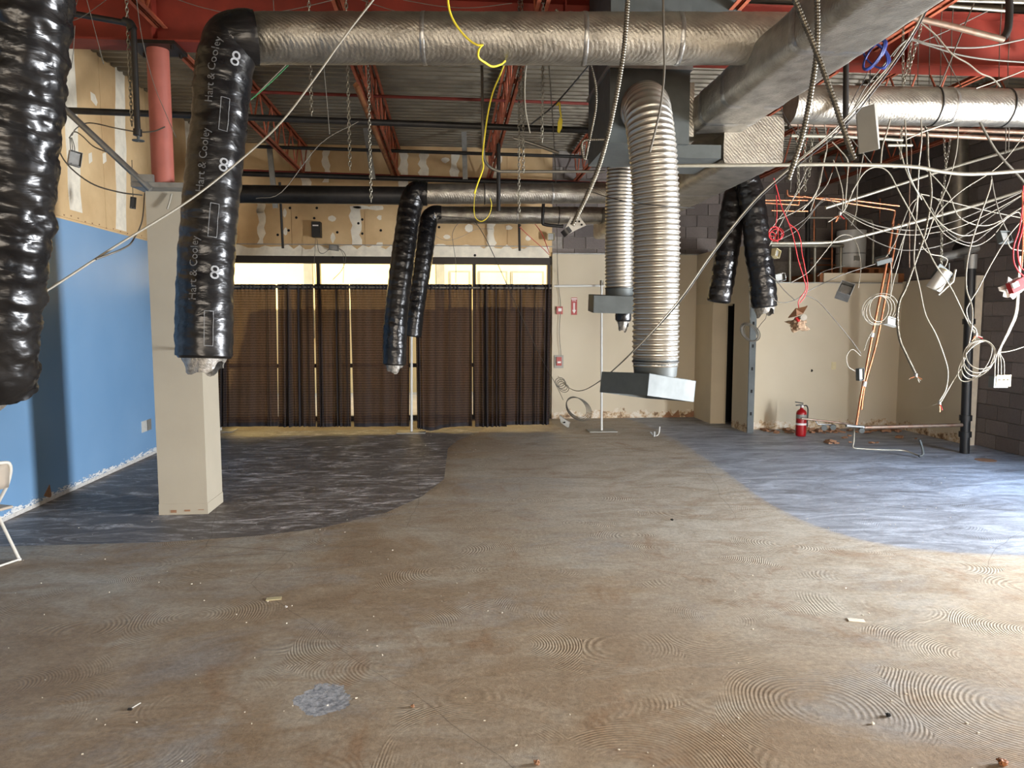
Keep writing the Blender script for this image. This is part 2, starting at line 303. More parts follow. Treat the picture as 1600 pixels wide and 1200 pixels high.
# ------------------------------------------------------------------ object helpers
class MB:
    """collects shapes in world coordinates, links them as one mesh object"""
    def __init__(s): s.v = []; s.f = []; s.sm = []
    def add(s, vs, fs, smooth=False):
        o = len(s.v); s.v += [tuple(v) for v in vs]; s.f += [tuple(i+o for i in f) for f in fs]; s.sm += [smooth]*len(fs)
        return s
    def box(s, a, b, mtx=None):
        x0, y0, z0 = a; x1, y1, z1 = b
        vs = [Vector((x, y, z)) for x in (x0, x1) for y in (y0, y1) for z in (z0, z1)]
        if mtx: vs = [mtx @ v for v in vs]
        return s.add(vs, [(0, 1, 3, 2), (4, 6, 7, 5), (0, 4, 5, 1), (2, 3, 7, 6), (0, 2, 6, 4), (1, 5, 7, 3)])
    def cbox(s, c, size, rot=(0, 0, 0)):
        from mathutils import Euler
        m = Matrix.Translation(Vector(c)) @ Euler(rot).to_matrix().to_4x4()
        h = [x/2 for x in size]
        return s.box((-h[0], -h[1], -h[2]), tuple(h), m)
    def frustum(s, p0, p1, r0, r1, n=16, caps=True):
        return s.tube([p0, p1], [r0, r1], n, caps)
    def tube(s, pts, r, n=8, caps=True, ribs=None):
        pts = [Vector(p) for p in pts]
        rs = r if isinstance(r, (list, tuple)) else [r]*len(pts)
        T = []
        for i in range(len(pts)):
            a = pts[max(0, i-1)]; b = pts[min(len(pts)-1, i+1)]
            d = b-a; T.append(d.normalized() if d.length > 1e-9 else Vector((0, 0, 1)))
        up = Vector((0, 0, 1)) if abs(T[0].z) < 0.9 else Vector((1, 0, 0))
        N = (up - T[0]*up.dot(T[0])).normalized(); vs = []
        for i, p in enumerate(pts):
            N = N - T[i]*N.dot(T[i])
            N = N.normalized() if N.length > 1e-6 else T[i].orthogonal().normalized()
            B = T[i].cross(N)
            for k in range(n):
                a = 2*math.pi*k/n; vs.append(p + (N*math.cos(a)+B*math.sin(a))*rs[i])
        fs = [(i*n+k, i*n+(k+1) % n, (i+1)*n+(k+1) % n, (i+1)*n+k) for i in range(len(pts)-1) for k in range(n)]
        s.add(vs, fs, True)
        if caps:
            m = len(pts)-1
            s.add([vs[k] for k in range(n)], [tuple(reversed(range(n)))]); s.add([vs[m*n+k] for k in range(n)], [tuple(range(n))])
        return s
    def prism(s, poly, off):
        """poly: list of world points, off: extrusion vector"""
        n = len(poly); off = Vector(off); vs = [Vector(p) for p in poly] + [Vector(p)+off for p in poly]
        fs = [tuple(range(n)), tuple(reversed(range(n, 2*n)))] + [(i, i+n, (i+1) % n+n, (i+1) % n) for i in range(n)]
        return s.add(vs, fs)
    def torus(s, c, R, r, nrm=(0, 1, 0), n=24, m=6, sx=1, sz=1):
        nrm = Vector(nrm).normalized(); a = nrm.orthogonal().normalized(); b = nrm.cross(a)
        pts = [Vector(c)+a*math.cos(t)*R*sx+b*math.sin(t)*R*sz for t in [2*math.pi*i/n for i in range(n+1)]]
        return s.tube(pts, r, m, False)
    def build(s, name, mat, parent=None, base=False, **kw):
        if parent is not None:
            q = parent; loc = Vector((0, 0, 0))
            while q is not None: loc += q.location; q = q.parent
            org = loc
        else:
            xs = [v[0] for v in s.v]; ys = [v[1] for v in s.v]; zs = [v[2] for v in s.v]
            org = Vector(((min(xs)+max(xs))/2, (min(ys)+max(ys))/2, min(zs)))
            if base is True: org = Vector((0, 0, 0))
        me = bpy.data.meshes.new(name)
        me.from_pydata([(v[0]-org.x, v[1]-org.y, v[2]-org.z) for v in s.v], [], s.f)
        me.polygons.foreach_set('use_smooth', s.sm); me.update()
        me.materials.append(MAT[mat] if isinstance(mat, str) else mat)
        o = bpy.data.objects.new(name, me); COL.objects.link(o)
        if parent is not None: o.parent = parent
        else: o.location = org
        for k, v in kw.items(): o[k] = v
        return o
def thing(name, label, cat, loc=(0, 0, 0), group=None):
    o = bpy.data.objects.new(name, None); COL.objects.link(o); o.location = loc; o.empty_display_size = 0.1
    o['label'] = label; o['category'] = cat
    if group: o['group'] = group
    return o
def tg(o, label, cat, group=None):
    o['label'] = label; o['category'] = cat
    if group: o['group'] = group
    return o
def struct(name, mb, mat, parent=None):
    o = mb.build(name, mat, parent, base=True)
    if parent is None: o['kind'] = 'structure'
    return o
def smooth(pts, k=6):
    """Catmull-Rom through 3D points"""
    P = [Vector(p) for p in pts]
    if len(P) < 3: return P
    P = [P[0]*2-P[1]] + P + [P[-1]*2-P[-2]]; out = []
    for i in range(1, len(P)-2):
        a, b, c, d = P[i-1:i+3]
        for j in range(k):
            t = j/k
            out.append(0.5*((2*b)+(c-a)*t+(2*a-5*b+4*c-d)*t*t+(3*b-a-3*c+d)*t**3))
    out.append(P[-2]); return out
def pp(lst, Y=None):
    return [at(q[0], q[1], Y=(q[2] if len(q) > 2 else Y)) for q in lst]
# ------------------------------------------------------------------ STRUCTURE
XL = -3.9; YB = 12.6; ZD = 4.68; XR = 7.33; YF = -6.0; YR = 11.0
# floor with zone masks -------------------------------------------------
def build_floor():
    step = 0.06
    xs = np.arange(XL-0.1, XR+0.25, step); ys = np.arange(YF-0.1, YB+0.3, step)
    X, Y = np.meshgrid(xs, ys)
    def poly_sd(pix):
        P = np.array([[*at(a, b, z=0)][:2] if not isinstance(a, str) else b for a, b in pix])
        inside = np.zeros(X.shape, bool); d = np.full(X.shape, 1e9); n = len(P)
        for i in range(n):
            x0, y0 = P[i]; x1, y1 = P[(i+1) % n]
            c = ((y0 > Y) != (y1 > Y)) & (X < (x1-x0)*(Y-y0)/(y1-y0+1e-12)+x0); inside ^= c
            L = (x1-x0)**2+(y1-y0)**2+1e-12; t = np.clip(((X-x0)*(x1-x0)+(Y-y0)*(y1-y0))/L, 0, 1)
            d = np.minimum(d, np.hypot(X-x0-t*(x1-x0), Y-y0-t*(y1-y0)))
        return np.where(inside, d, -d)
    dark = poly_sd([(-150, 855), (20, 853), (130, 850), (250, 847), (400, 837), (500, 825), (600, 802), (660, 775), (694, 748), (697, 722), (700, 700), (715, 688), (745, 677), (760, 668), ('a', (-0.2, 11.5)), ('a', (-4.5, 11.5)), ('a', (-4.5, 8.0))])
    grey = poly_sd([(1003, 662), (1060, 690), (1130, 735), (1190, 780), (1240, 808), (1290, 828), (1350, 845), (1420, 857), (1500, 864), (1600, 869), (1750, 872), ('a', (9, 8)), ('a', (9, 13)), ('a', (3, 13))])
    patch = poly_sd([(460, 1095), (480, 1075), (505, 1070), (530, 1066), (540, 1074), (545, 1098), (530, 1112), (515, 1118), (490, 1120), (475, 1108)])
    nx, ny = len(xs), len(ys)
    pale = poly_sd([(760, 700), (700, 780), (760, 850), (900, 880), (960, 950), (1060, 1010), (1200, 1060), (1400, 1120), (1700, 1150), ('a', (9, 8)), ('a', (9, 13)), ('a', (2, 13)), ('a', (0.5, 11.5))])
    l01 = np.clip(pale/2.4+0.5, 0, 1)
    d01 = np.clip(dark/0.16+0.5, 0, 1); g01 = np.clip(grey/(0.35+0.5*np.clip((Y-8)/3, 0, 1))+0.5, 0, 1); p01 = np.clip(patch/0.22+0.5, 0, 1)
    z = -0.004*np.clip(dark/0.05+0.5, 0, 1) - 0.003*np.clip(patch/0.03+0.5, 0, 1)
    co = np.stack([X.ravel(), Y.ravel(), z.ravel()], 1)
    idx = np.arange(nx*ny).reshape(ny, nx)
    q = np.stack([idx[:-1, :-1].ravel(), idx[:-1, 1:].ravel(), idx[1:, 1:].ravel(), idx[1:, :-1].ravel()], 1)
    me = bpy.data.meshes.new('floor'); me.vertices.add(len(co)); me.vertices.foreach_set('co', co.ravel().astype('f'))
    me.loops.add(q.size); me.loops.foreach_set('vertex_index', q.ravel().astype('i'))
    me.polygons.add(len(q)); me.polygons.foreach_set('loop_start', np.arange(0, q.size, 4, dtype='i')); me.polygons.foreach_set('loop_total', np.full(len(q), 4, 'i'))
    me.update(); me.validate()
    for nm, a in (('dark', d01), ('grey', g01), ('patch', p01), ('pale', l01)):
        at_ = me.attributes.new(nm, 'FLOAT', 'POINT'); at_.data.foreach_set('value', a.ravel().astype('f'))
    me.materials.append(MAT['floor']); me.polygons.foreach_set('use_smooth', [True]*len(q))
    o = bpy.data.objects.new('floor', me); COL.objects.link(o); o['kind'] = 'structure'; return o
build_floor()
# left wall: painted blue below, bare drywall panels above
lw = struct('wall_left', MB().box((XL-0.12, YF, 0), (XL, YB+0.1, 2.765)), 'blue')
lwu = struct('wall_left_upper', MB().box((XL-0.12, YF, 2.765), (XL-0.012, YB+0.1, ZD+0.06)), 'drywall')
y = YF
while y < YB-0.05:
    y1 = min(y+1.22, YB)
    MB().box((XL-0.012, y+0.004, 2.79), (XL, y1-0.004, ZD)).build('drywall_panel', 'drywall', lwu); y = y1
def wpoly(pix, X=None, Y=None, th=0.003):
    P = [at(a, b, X=X, Y=Y) for a, b in pix]
    off = Vector((th, 0, 0)) if X is not None else Vector((0, -th, 0))
    return MB().prism(P, off)
def band_left(x_top, y_top, x_bot, y_bot, wd, jag=0.02):
    a = at(x_top, y_top, X=XL); b = at(x_bot, y_bot, X=XL); L = []; R = []
    for i in range(9):
        t = i/8; c = a.lerp(b, t)
        L.append(Vector((XL, c.y-wd/2+random.uniform(-jag, jag), c.z))); R.append(Vector((XL, c.y+wd/2+random.uniform(-jag, jag), c.z)))
    return MB().prism(L+R[::-1], (0.003, 0, 0))
band_left(106, 55, 118, 330, 0.24).build('joint_compound', 'mud', lwu)
band_left(187, 95, 190, 360, 0.27).build('joint_compound', 'mud', lwu)
band_left(244, 170, 247, 285, 0.28).build('joint_compound', 'mud', lwu)
band_left(294, 190, 296, 300, 0.25).build('joint_compound', 'mud', lwu)
wpoly([(141, 143), (148, 148), (152, 160), (150, 166), (142, 156)], X=XL).build('joint_compound', 'mud', lwu)
wpoly([(231, 142), (240, 143), (250, 152), (254, 162), (246, 167), (234, 155)], X=XL).build('joint_compound', 'mud', lwu)
for cx in (141, 163): wpoly([(cx-3, 240), (cx+2, 238), (cx+3, 252), (cx-2, 256)], X=XL).build('joint_compound', 'mud', lwu)
for k in range(12):
    a = at(100+k*11, 335+k*2.9, X=XL); MB().cbox((XL+0.001, a.y, 2.79+random.uniform(0, .03)), (0.004, 0.02, 0.012)).build('screw_hole', 'brownpaper', lwu)
wpoly([(68, 775), (77, 757), (80, 772), (79, 778)], X=XL, th=0.004).build('torn_paper', 'brownpaper', lw)
bb = struct('baseboard_left', MB().box((XL, YF, 0), (XL+0.006, YB, 0.035)), 'mudwhite')
# back wall (bulkhead over the windows), painted wall, block wall above
XW = at(862, 500, Y=YB).x
wb = struct('wall_back', MB().box((XL, YB, 2.86), (XW, YB+0.25, ZD+0.06)), 'drywall')
x = XL
while x < XW-0.05:
    x1 = min(x+1.22, XW); MB().box((x+0.004, YB-0.012, 2.87), (x1-0.004, YB, ZD-0.02)).build('drywall_panel', 'drywall', wb); x = x1
YP = YB-0.012
def jag_band(x0, x1, y0, y1, Y=YP, n=8, j=3):
    L = []; R = []
    for i in range(n+1):
        yy = y0+(y1-y0)*i/n; L.append((x0+random.uniform(-j, j), yy)); R.append((x1+random.uniform(-j, j), yy))
    return wpoly(L+R[::-1], Y=Y)
for b in [(403, 413, 312, 382), (548, 564, 322, 382), (763, 774, 345, 385), (630, 642, 340, 380), (470, 484, 232, 292), (505, 515, 232, 285), (624, 636, 236, 292), (655, 668, 236, 290), (770, 782, 240, 290), (705, 716, 238, 285)]:
    jag_band(*b).build('joint_compound', 'mud', wb)
for (cx, cy, rx, ry) in [(406, 330, 6, 5), (519, 341, 7, 5), (593, 340, 4, 4), (446, 362, 4, 7), (520, 372, 4, 8), (593, 382, 7, 4), (565, 324, 16, 4), (588, 325, 14, 4), (732, 357, 8, 7), (699, 370, 6, 4), (731, 388, 8, 4), (795, 356, 6, 4), (825, 372, 5, 4), (696, 250, 7, 5), (445, 332, 3, 8)]:
    wpoly([(cx+rx*math.cos(a)*random.uniform(.7, 1.15), cy+ry*math.sin(a)*random.uniform(.7, 1.15)) for a in [i*math.pi/4 for i in range(8)]], Y=YP).build('joint_compound', 'mud', wb)
low = [(360, 386)]+[(360+i*9, 386+random.uniform(-5, 4)) for i in range(1, 55)]+[(858, 386), (858, 403), (360, 399)]
wpoly(low, Y=YP, th=0.004).build('joint_compound', 'mud', wb)
for (cx, cy) in [(453, 325), (463, 340), (495, 325), (491, 341), (451, 360), (434, 367), (527, 363), (560, 349), (566, 343), (595, 360), (566, 365), (742, 399), (520, 402), (812, 352), (686, 355)]:
    wpoly([(cx+2.2*math.cos(a), cy+2.2*math.sin(a)) for a in [i*math.pi/3 for i in range(6)]], Y=YP, th=0.005).build('hole', 'hole', wb)
struct('trim_1', MB().box((XL, YB-0.02, 3.02), (XW, YB-0.012, 3.035)), 'galvdull')
# painted right part of the back wall, proud of the block wall
wbr = struct('wall_back_painted', MB().box((XW, YB-0.05, 0), (4.40, YB+0.1, 2.9)), 'creamwall')
struct('trim_2', MB().box((XW, YB-0.07, 2.895), (4.40, YB+0.1, 2.915)), 'galvdull')
for poly in ([(1035, 652), (1045, 642), (1050, 650), (1060, 640), (1063, 653)], [(1068, 649), (1085, 641), (1090, 650), (1072, 652)]):
    wpoly(poly, Y=YB-0.05).build('torn_paper', 'brownpaper', wbr)
wbb = struct('wall_back_block', MB().box((XW, YB+0.06, 0), (XR+0.3, YB+0.3, ZD+0.06)), 'mortar')
wr = MB()
wr.box((XR+0.02, YF, 0), (XR+0.3, 3.0, ZD+0.06)).box((XR+0.02, 4.0, 0), (XR+0.3, 5.25, ZD+0.06)).box((XR+0.02, 6.55, 0), (XR+0.3, YB+0.3, ZD+0.06))
wr.box((XR+0.02, 3.0, 2.25), (XR+0.3, 4.0, ZD+0.06)).box((XR+0.02, 5.25, 2.2), (XR+0.3, 6.55, ZD+0.06)).box((XR+0.02, 5.25, 0), (XR+0.3, 6.55, 0.9))
wrr = struct('wall_right', wr, 'mortar')
BL, BH = 0.40, 0.20
def block_mesh(name, length, axis):
    hx = (length-0.012)/2; hz = (BH-0.012)/2; d = 0.03; m = MB()
    if axis == 'X': m.box((-hx, -d, -hz), (hx, 0, hz))
    else: m.box((-d, -hx, -hz), (0, hx, hz))
    me = bpy.data.meshes.new(name); me.from_pydata(m.v, [], m.f); me.materials.append(MAT['block']); return me
bmX, bmY = block_mesh('block', BL, 'X'), block_mesh('block', BL, 'Y')
def put_block(me, loc, par):
    o = bpy.data.objects.new('block', me); COL.objects.link(o); o.location = loc; o.parent = par
rows = int(ZD/BH)
for r in range(14, rows+1):
    for k in range(0, 14):
        cx = XW+0.2+k*BL+(0.2 if r % 2 else 0)
        if cx > XR-0.1 or r*BH+BH/2 > ZD: continue
        put_block(bmX, (cx, YB+0.06, r*BH+BH/2), wbb)
for r in range(0, rows+1):
    for k in range(0, 14):
        cy = 7.6+k*BL+(0.2 if r % 2 else 0)
        if cy > YB-0.15 or r*BH+BH/2 > ZD: continue
        if r < 11 and cy > 9.75: continue
        put_block(bmY, (XR+0.02, cy, r*BH+BH/2), wrr)
# furring wall, low wall, partition with the doorway
struct('wall_right_furring', MB().box((7.20, 9.38, 0), (7.29, 11.0, 2.36)), 'creamwall')
struct('trim_3', MB().box((7.195, 9.36, 0), (7.30, 9.385, 2.36)), 'mud')
struct('wall_low', MB().box((4.70, YR, 0), (7.30, YR+0.12, 2.33)), 'creamwall')
struct('trim_4', MB().box((4.70, YR-0.008, 2.33), (7.30, YR+0.13, 2.345)), 'galvdull')
ZH = at(1125, 475, Y=11.7).z
pt = MB().box((4.57, 10.72, 0), (4.68, 11.32, 2.9)).box((4.57, 11.32, ZH), (4.68, 11.70, 2.9)).box((4.36, 11.70, ZH), (4.68, 12.55, 2.9))
struct('wall_partition', pt, 'creamwall')
stud = struct('trim_5', MB().box((4.575, 10.695, 0), (4.675, 10.722, 2.45)), 'galv')
for k in range(7): MB().cbox((4.625, 10.694, 0.3+k*0.35), (0.03, 0.004, 0.05)).build('stud_hole', 'hole', stud)
struct('wall_stub', MB().box((4.36, 11.72, 0), (4.605, 12.55, ZH)), 'cream')
struct('trim_6', MB().box((4.355, 11.695, ZH-0.03), (4.69, 11.72, ZH)).box((4.60, 11.70, 0), (4.615, 11.82, ZH)), 'cream')
struct('added_dark_panel', MB().box((4.70, 12.0, 0), (5.6, 12.1, 2.3)), 'blackbox')  # black panel added behind the doorway gap to keep it dark
# platform of plywood/boards behind the low wall top
struct('mezzanine_ledge', MB().box((5.9, YR+0.15, 2.28), (XR, YB, 2.5)), 'wood')
struct('trim_7', MB().box((5.95, YR+0.12, 2.345), (7.2, YR+0.15, 2.50)), 'cream')
# rear wall behind the viewer with a storefront; overhang outside is added to block the sun
fr = MB().box((XL, YF-0.2, 0), (-2.4, YF, ZD)).box((5.4, YF-0.2, 0), (XR+0.3, YF, ZD)).box((-2.4, YF-0.2, 2.75), (5.4, YF, ZD)).box((-2.4, YF-0.2, 0), (5.4, YF, 0.3))
struct('wall_front', fr, 'cream')
struct('added_sun_blocker', MB().box((-4, YF-4.5, 2.85), (8, YF-0.2, 3.0)), 'cream')  # unseen slab added only to keep sunlight out of the rear opening
# roof deck: corrugated sheets
ceil = struct('ceiling', MB().box((XL-0.2, YF-0.2, ZD+0.05), (XR+0.3, YB+0.3, ZD+0.15)), 'deck')
def deck_sheet():
    m = MB(); prof = []; pitch = 0.1525
    for k in range(6):
        b = k*pitch; prof += [(b, 0), (b+0.045, 0), (b+0.06, 0.038), (b+0.1375, 0.038)]
    prof.append((6*pitch, 0)); vs = []
    for (yy, zz) in prof: vs += [(XL, yy, zz), (XR, yy, zz)]
    m.add(vs, [(2*i, 2*i+1, 2*i+3, 2*i+2) for i in range(len(prof)-1)])
    me = bpy.data.meshes.new('deck_sheet'); me.from_pydata(m.v, [], m.f); me.materials.append(MAT['deck']); return me, 6*pitch
dm, dl = deck_sheet(); y = YF
while y < YB:
    o = bpy.data.objects.new('deck_sheet', dm); COL.objects.link(o); o.location = (0, y, ZD); o.parent = ceil; y += dl
# windows of the back wall ------------------------------------------------
wf = MB()
ZG0, ZG1 = 0.08, 2.715
wf.box((XL, YB, ZG1), (XW-0.01, YB+0.12, 2.86)).box((XL, YB, 0), (XW-0.01, YB+0.12, ZG0))
mull = [XL+0.03, at(497, 430, Y=YB).x, at(619, 430, Y=YB).x, at(741, 430, Y=YB).x, XW-0.05]
for mx in mull: wf.box((mx-0.03, YB+0.002, ZG0), (mx+0.03, YB+0.118, ZG1))
zr = at(600, 571, Y=YB).z
wf.box((XL, YB+0.004, zr-0.035), (XW-0.02, YB+0.11, zr+0.035))
win = struct('window_1', wf, 'bronze')
for i in range(4):
    MB().box((mull[i]+0.03, YB+0.05, ZG0), (mull[i+1]-0.03, YB+0.056, ZG1)).build('pane', 'glass', win)
    MB().box((mull[i]+0.04, YB+0.02, 2.30), (mull[i+1]-0.04, YB+0.10, 2.345)).build('transom_bar', 'bronze', win)
d1 = struct('door_2', MB().box((XR+0.02, 2.95, 0), (XR+0.2, 3.0, 2.3)).box((XR+0.02, 4.0, 0), (XR+0.2, 4.05, 2.3)).box((XR+0.02, 2.95, 2.25), (XR+0.2, 4.05, 2.3)), 'bronze')
w2 = struct('window_2', MB().box((XR+0.02, 5.2, 0.9), (XR+0.15, 5.25, 2.2)).box((XR+0.02, 6.55, 0.9), (XR+0.15, 6.6, 2.2)).box((XR+0.02, 5.2, 2.2), (XR+0.15, 6.6, 2.25)).box((XR+0.02, 5.2, 0.85), (XR+0.15, 6.6, 0.9)), 'bronze')
# outside ---------------------------------------------------------------------
tg(MB().box((-30, -30, -0.15), (40, 45, -0.05)).build('pavement', 'concrete_out', base=True), 'pale concrete pavement outside the curtained windows', 'pavement')['kind'] = 'structure'
nb = thing('neighbouring_building', 'sunlit cream stucco building seen through the transom above the curtains', 'building', (-1, 18, -0.05))
MB().box((-14, 18, 1.3), (14, 18.4, 7.5)).build('wall', 'stucco', nb)
MB().box((-14, 17.95, -0.05), (14, 18.4, 1.3)).build('wall_base', 'stucco', nb)
for px in (482, 688): a = at(px, 430, Y=17.9); MB().box((a.x-0.1, 17.85, 1.3), (a.x+0.1, 18, 7.5)).build('pilaster', 'darktrim', nb)
for (a, b) in ((701, 735), (747, 793), (798, 850)):
    A = at(a, 420, Y=17.9); B = at(b, 420, Y=17.9)
    f = MB().box((A.x, 17.93, 2.0), (B.x, 18, 2.96)).build('sign_panel', 'darktrim', nb)
    MB().box((A.x+0.05, 17.9, 2.05), (B.x-0.05, 17.94, 2.92)).build('panel_face', 'stucco', f)
# ------------------------------------------------------------------ STEEL
gz0, gz1 = 4.03, 4.5
g = thing('steel_girder', 'deep red-painted steel girder crossing under the roof deck', 'beam', (2, 6.45, gz0))
MB().box((XL, 6.33, gz0), (XR, 6.57, gz0+0.018)).build('bottom_flange', 'red', g)
MB().box((XL, 6.33, gz1-0.018), (XR, 6.57, gz1)).build('top_flange', 'red', g)
MB().box((XL, 6.443, gz0+0.018), (XR, 6.457, gz1-0.018)).build('web', 'red', g)
for xx in (-2.43, 1.0, 4.1, 6.6): MB().box((xx-0.006, 6.34, gz0+0.02), (xx+0.006, 6.56, gz1-0.02)).build('stiffener', 'red', g)
g2 = thing('steel_channel', 'orange-lit steel channel parallel above the girder at upper right', 'beam', (5, 7.1, 4.45))
MB().box((2.6, 7.0, 4.45), (XR, 7.02, 4.62)).box((2.6, 7.0, 4.45), (XR, 7.1, 4.465)).build('channel', 'red', g2)
PX0, PX1, PY0, PY1 = -2.63, -2.21, 6.57, 7.0
c = thing('steel_column', 'round dusty red steel column standing on the square cream pillar', 'column', (-2.43, 6.78, 2.9))
MB().tube([(-2.43, 6.45+0.0, 2.9), (-2.43, 6.45, gz0-0.03)], 0.088, 28).build('shaft', 'columnred', c)
MB().box((-2.62, 6.30, gz0-0.03), (-2.24, 6.6, gz0-0.001)).build('cap_plate', 'bronze', c)
for dx in (-0.15, 0.15):
    for dy in (-0.1, 0.1): MB().tube([(-2.43+dx, 6.45+dy, gz0-0.06), (-2.43+dx, 6.45+dy, gz0-0.03)], 0.014, 6).build('bolt', 'bronze', c)
# column shaft sits at the girder line: pillar is built around it
p = thing('square_pillar', 'square cream drywall pillar standing on the dark floor area', 'pillar', (-2.42, 6.4, 0))
PZ = 2.86
bm = MB().box((PX0, 6.57-0.0, 0.0), (PX1, 7.0, PZ)); pil = bm.build('shaft', 'cream_front', p)
MB().box((PX0-0.004, 6.566, 0), (PX1+0.004, 7.004, 0.10)).build('scraped_base', 'cream_front', p)
for k in range(3):
    xx = PX0+0.1+k*0.12; MB().box((xx, 6.562, 0.02+0.01*k), (xx+0.05, 6.567, 0.045)).build('torn_paper', 'brownpaper', p)
MB().box((PX0-0.03, 6.36, PZ), (PX1+0.03, 7.02, PZ+0.04)).build('top_track', 'galvdull', p)
MB().box((PX0-0.02, 6.34, PZ+0.04), (PX0+0.16, 6.42, PZ+0.10)).build('track_stub', 'galvdull', p)
MB().tube(smooth([at(268, 303, Y=6.55), at(265, 315, Y=6.54), at(261, 327, Y=6.53)]), 0.008, 6).build('wire_stub', 'wwire', p)
MB().tube([at(275, 545, Y=6.56), at(275, 545, Y=6.5)], 0.012, 8).build('anchor', 'galvdull', p)
def joist(x, y0, y1, label):
    j = thing('roof_joist', label, 'joist', (x, (y0+y1)/2, 4.12), 'open web steel joists under the roof deck')
    for nm, z in (('bottom_chord', 4.13), ('top_chord', 4.62)):
        m = MB()
        for sx in (-1, 1):
            m.box((x+sx*0.012, y0, z), (x+sx*0.05, y1, z+0.006)).box((x+sx*0.012, y0, z), (x+sx*0.018, y1, z+0.045))
        m.build(nm, 'redjoist', j)
    n = max(2, int((y1-y0)/0.6)); st = (y1-y0)/n; m = MB()
    for i in range(n):
        a = y0+i*st
        m.tube([(x, a, 4.64), (x, a+st/2, 4.14)], 0.011, 6).tube([(x, a+st/2, 4.14), (x, a+st, 4.64)], 0.011, 6)
    m.build('web_rods', 'redjoist', j)
jx = [(-2.4, 'open web joist running over the column to the back wall'), (-0.88, 'open web joist left of the middle chains, paired with pale lumber'), (0.66, 'open web joist behind the yellow cable'),
      (2.15, 'open web joist running behind the sheet metal plenum'), (3.7, 'open web joist above the right black hoses'), (5.2, 'open web joist above the tangled cables, second from the block wall'), (6.6, 'open web joist nearest the block wall')]
for x, lb in jx: joist(x, 6.58, YB, lb)
for i, (x, lb) in enumerate(jx): joist(x+0.05, 1.5, 6.33, lb.replace('open web joist', 'near bay open web joist').replace('to the back wall', 'towards the viewer'))
lm = MB(); a = at(566, 128, Y=7.2); b = at(621, 275, Y=12.3)
lm = MB().tube([a+Vector((-0.06, 0, -0.03)), b+Vector((-0.06, 0, -0.03))], 0.03, 4)
tg(lm.build('lumber_strip', 'wood'), 'pale wooden strip lying along the joist left of centre', 'lumber')
def bar(name, label, cat, a, b, r, mat, n=10, group=None):
    return tg(MB().tube([a, b], r, n).build(name, mat), label, cat, group)
bar('bridging_angle', 'thin rust-red bridging rod across joists high under the deck', 'rod', at(385, 143, Y=8.6), at(950, 163, Y=8.6), 0.018, 'bridging')
bar('bridging_angle', 'rust-red bridging rod low across joists near the back wall', 'rod', at(375, 266, Y=12.3), at(948, 286, Y=12.3), 0.018, 'bridging')
bar('sprinkler_pipe', 'long black sprinkler main crossing behind the near black hose', 'pipe', at(60, 171, Y=7.6), at(950, 205, Y=7.6), 0.032, 'blackpipe', 14)
bar('sprinkler_pipe', 'black pipe crossing at the foot of the roof joists', 'pipe', at(372, 271, Y=11.6), at(945, 289, Y=11.6), 0.04, 'blackpipe', 14)
bar('sprinkler_pipe', 'thin dark pipe crossing just under the deck near the back wall', 'pipe', at(400, 229, Y=11.0), at(940, 246, Y=11.0), 0.025, 'blackpipe', 12)
bar('round_duct', 'dark round duct passing behind the centre black hose', 'duct', at(350, 303, Y=9.6), at(648, 306, Y=9.6), 0.115, 'blackpipe', 24)
# ------------------------------------------------------------------ DUCTS
def resample(P, step):
    P = [Vector(p) for p in P]; L = [0]
    for i in range(1, len(P)): L.append(L[-1]+(P[i]-P[i-1]).length)
    n = max(2, int(L[-1]/step)); out = []; j = 0
    for k in range(n+1):
        d = L[-1]*k/n
        while j < len(L)-2 and L[j+1] < d: j += 1
        t = (d-L[j])/max(1e-9, L[j+1]-L[j]); out.append(P[j].lerp(P[j+1], min(1, t)))
    return out, L[-1]
class Tube:
    """surface of revolution along a path; theta 0 faces the viewer's side, theta>0 to the right"""
    def __init__(s, ctrl, rfun, step=0.012):
        s.P, s.L = resample(smooth(ctrl, 12), step); s.r = rfun; n = len(s.P); s.fr = []
        for i, p in enumerate(s.P):
            T = (s.P[min(n-1, i+1)]-s.P[max(0, i-1)]).normalized(); c = (CAM-p); N = (c-T*c.dot(T)).normalized(); S = N.cross(T)
            if S.dot(_R) < 0 and abs(T.z) > 0.5: S = -S
            s.fr.append((T, N, S))
    def pt(s, d, th, lift=0.0, raw=False):
        f = max(0, min(len(s.P)-1.001, d/s.L*(len(s.P)-1))); i = int(f); t = f-i
        T, N, S = s.fr[i]; T2, N2, S2 = s.fr[i+1]
        N = N.lerp(N2, t).normalized(); S = S.lerp(S2, t).normalized(); c = s.P[i].lerp(s.P[i+1], t)
        return c + (N*math.cos(th)+S*math.sin(th))*(s.r(d, th, c)+lift)
    def mesh(s, n=56, d0=0, d1=None, step=None, caps=False):
        d1 = s.L if d1 is None else d1; m = max(2, int((d1-d0)/(step or 0.012))); vs = []
        for i in range(m+1):
            d = d0+(d1-d0)*i/m
            for k in range(n): vs.append(s.pt(d, 2*math.pi*k/n))
        fs = [(i*n+k, i*n+(k+1) % n, (i+1)*n+(k+1) % n, (i+1)*n+k) for i in range(m) for k in range(n)]
        mb = MB().add(vs, fs, True)
        if caps: mb.add([vs[k] for k in range(n)], [tuple(range(n))]).add(vs[m*n:], [tuple(range(n))])
        return mb
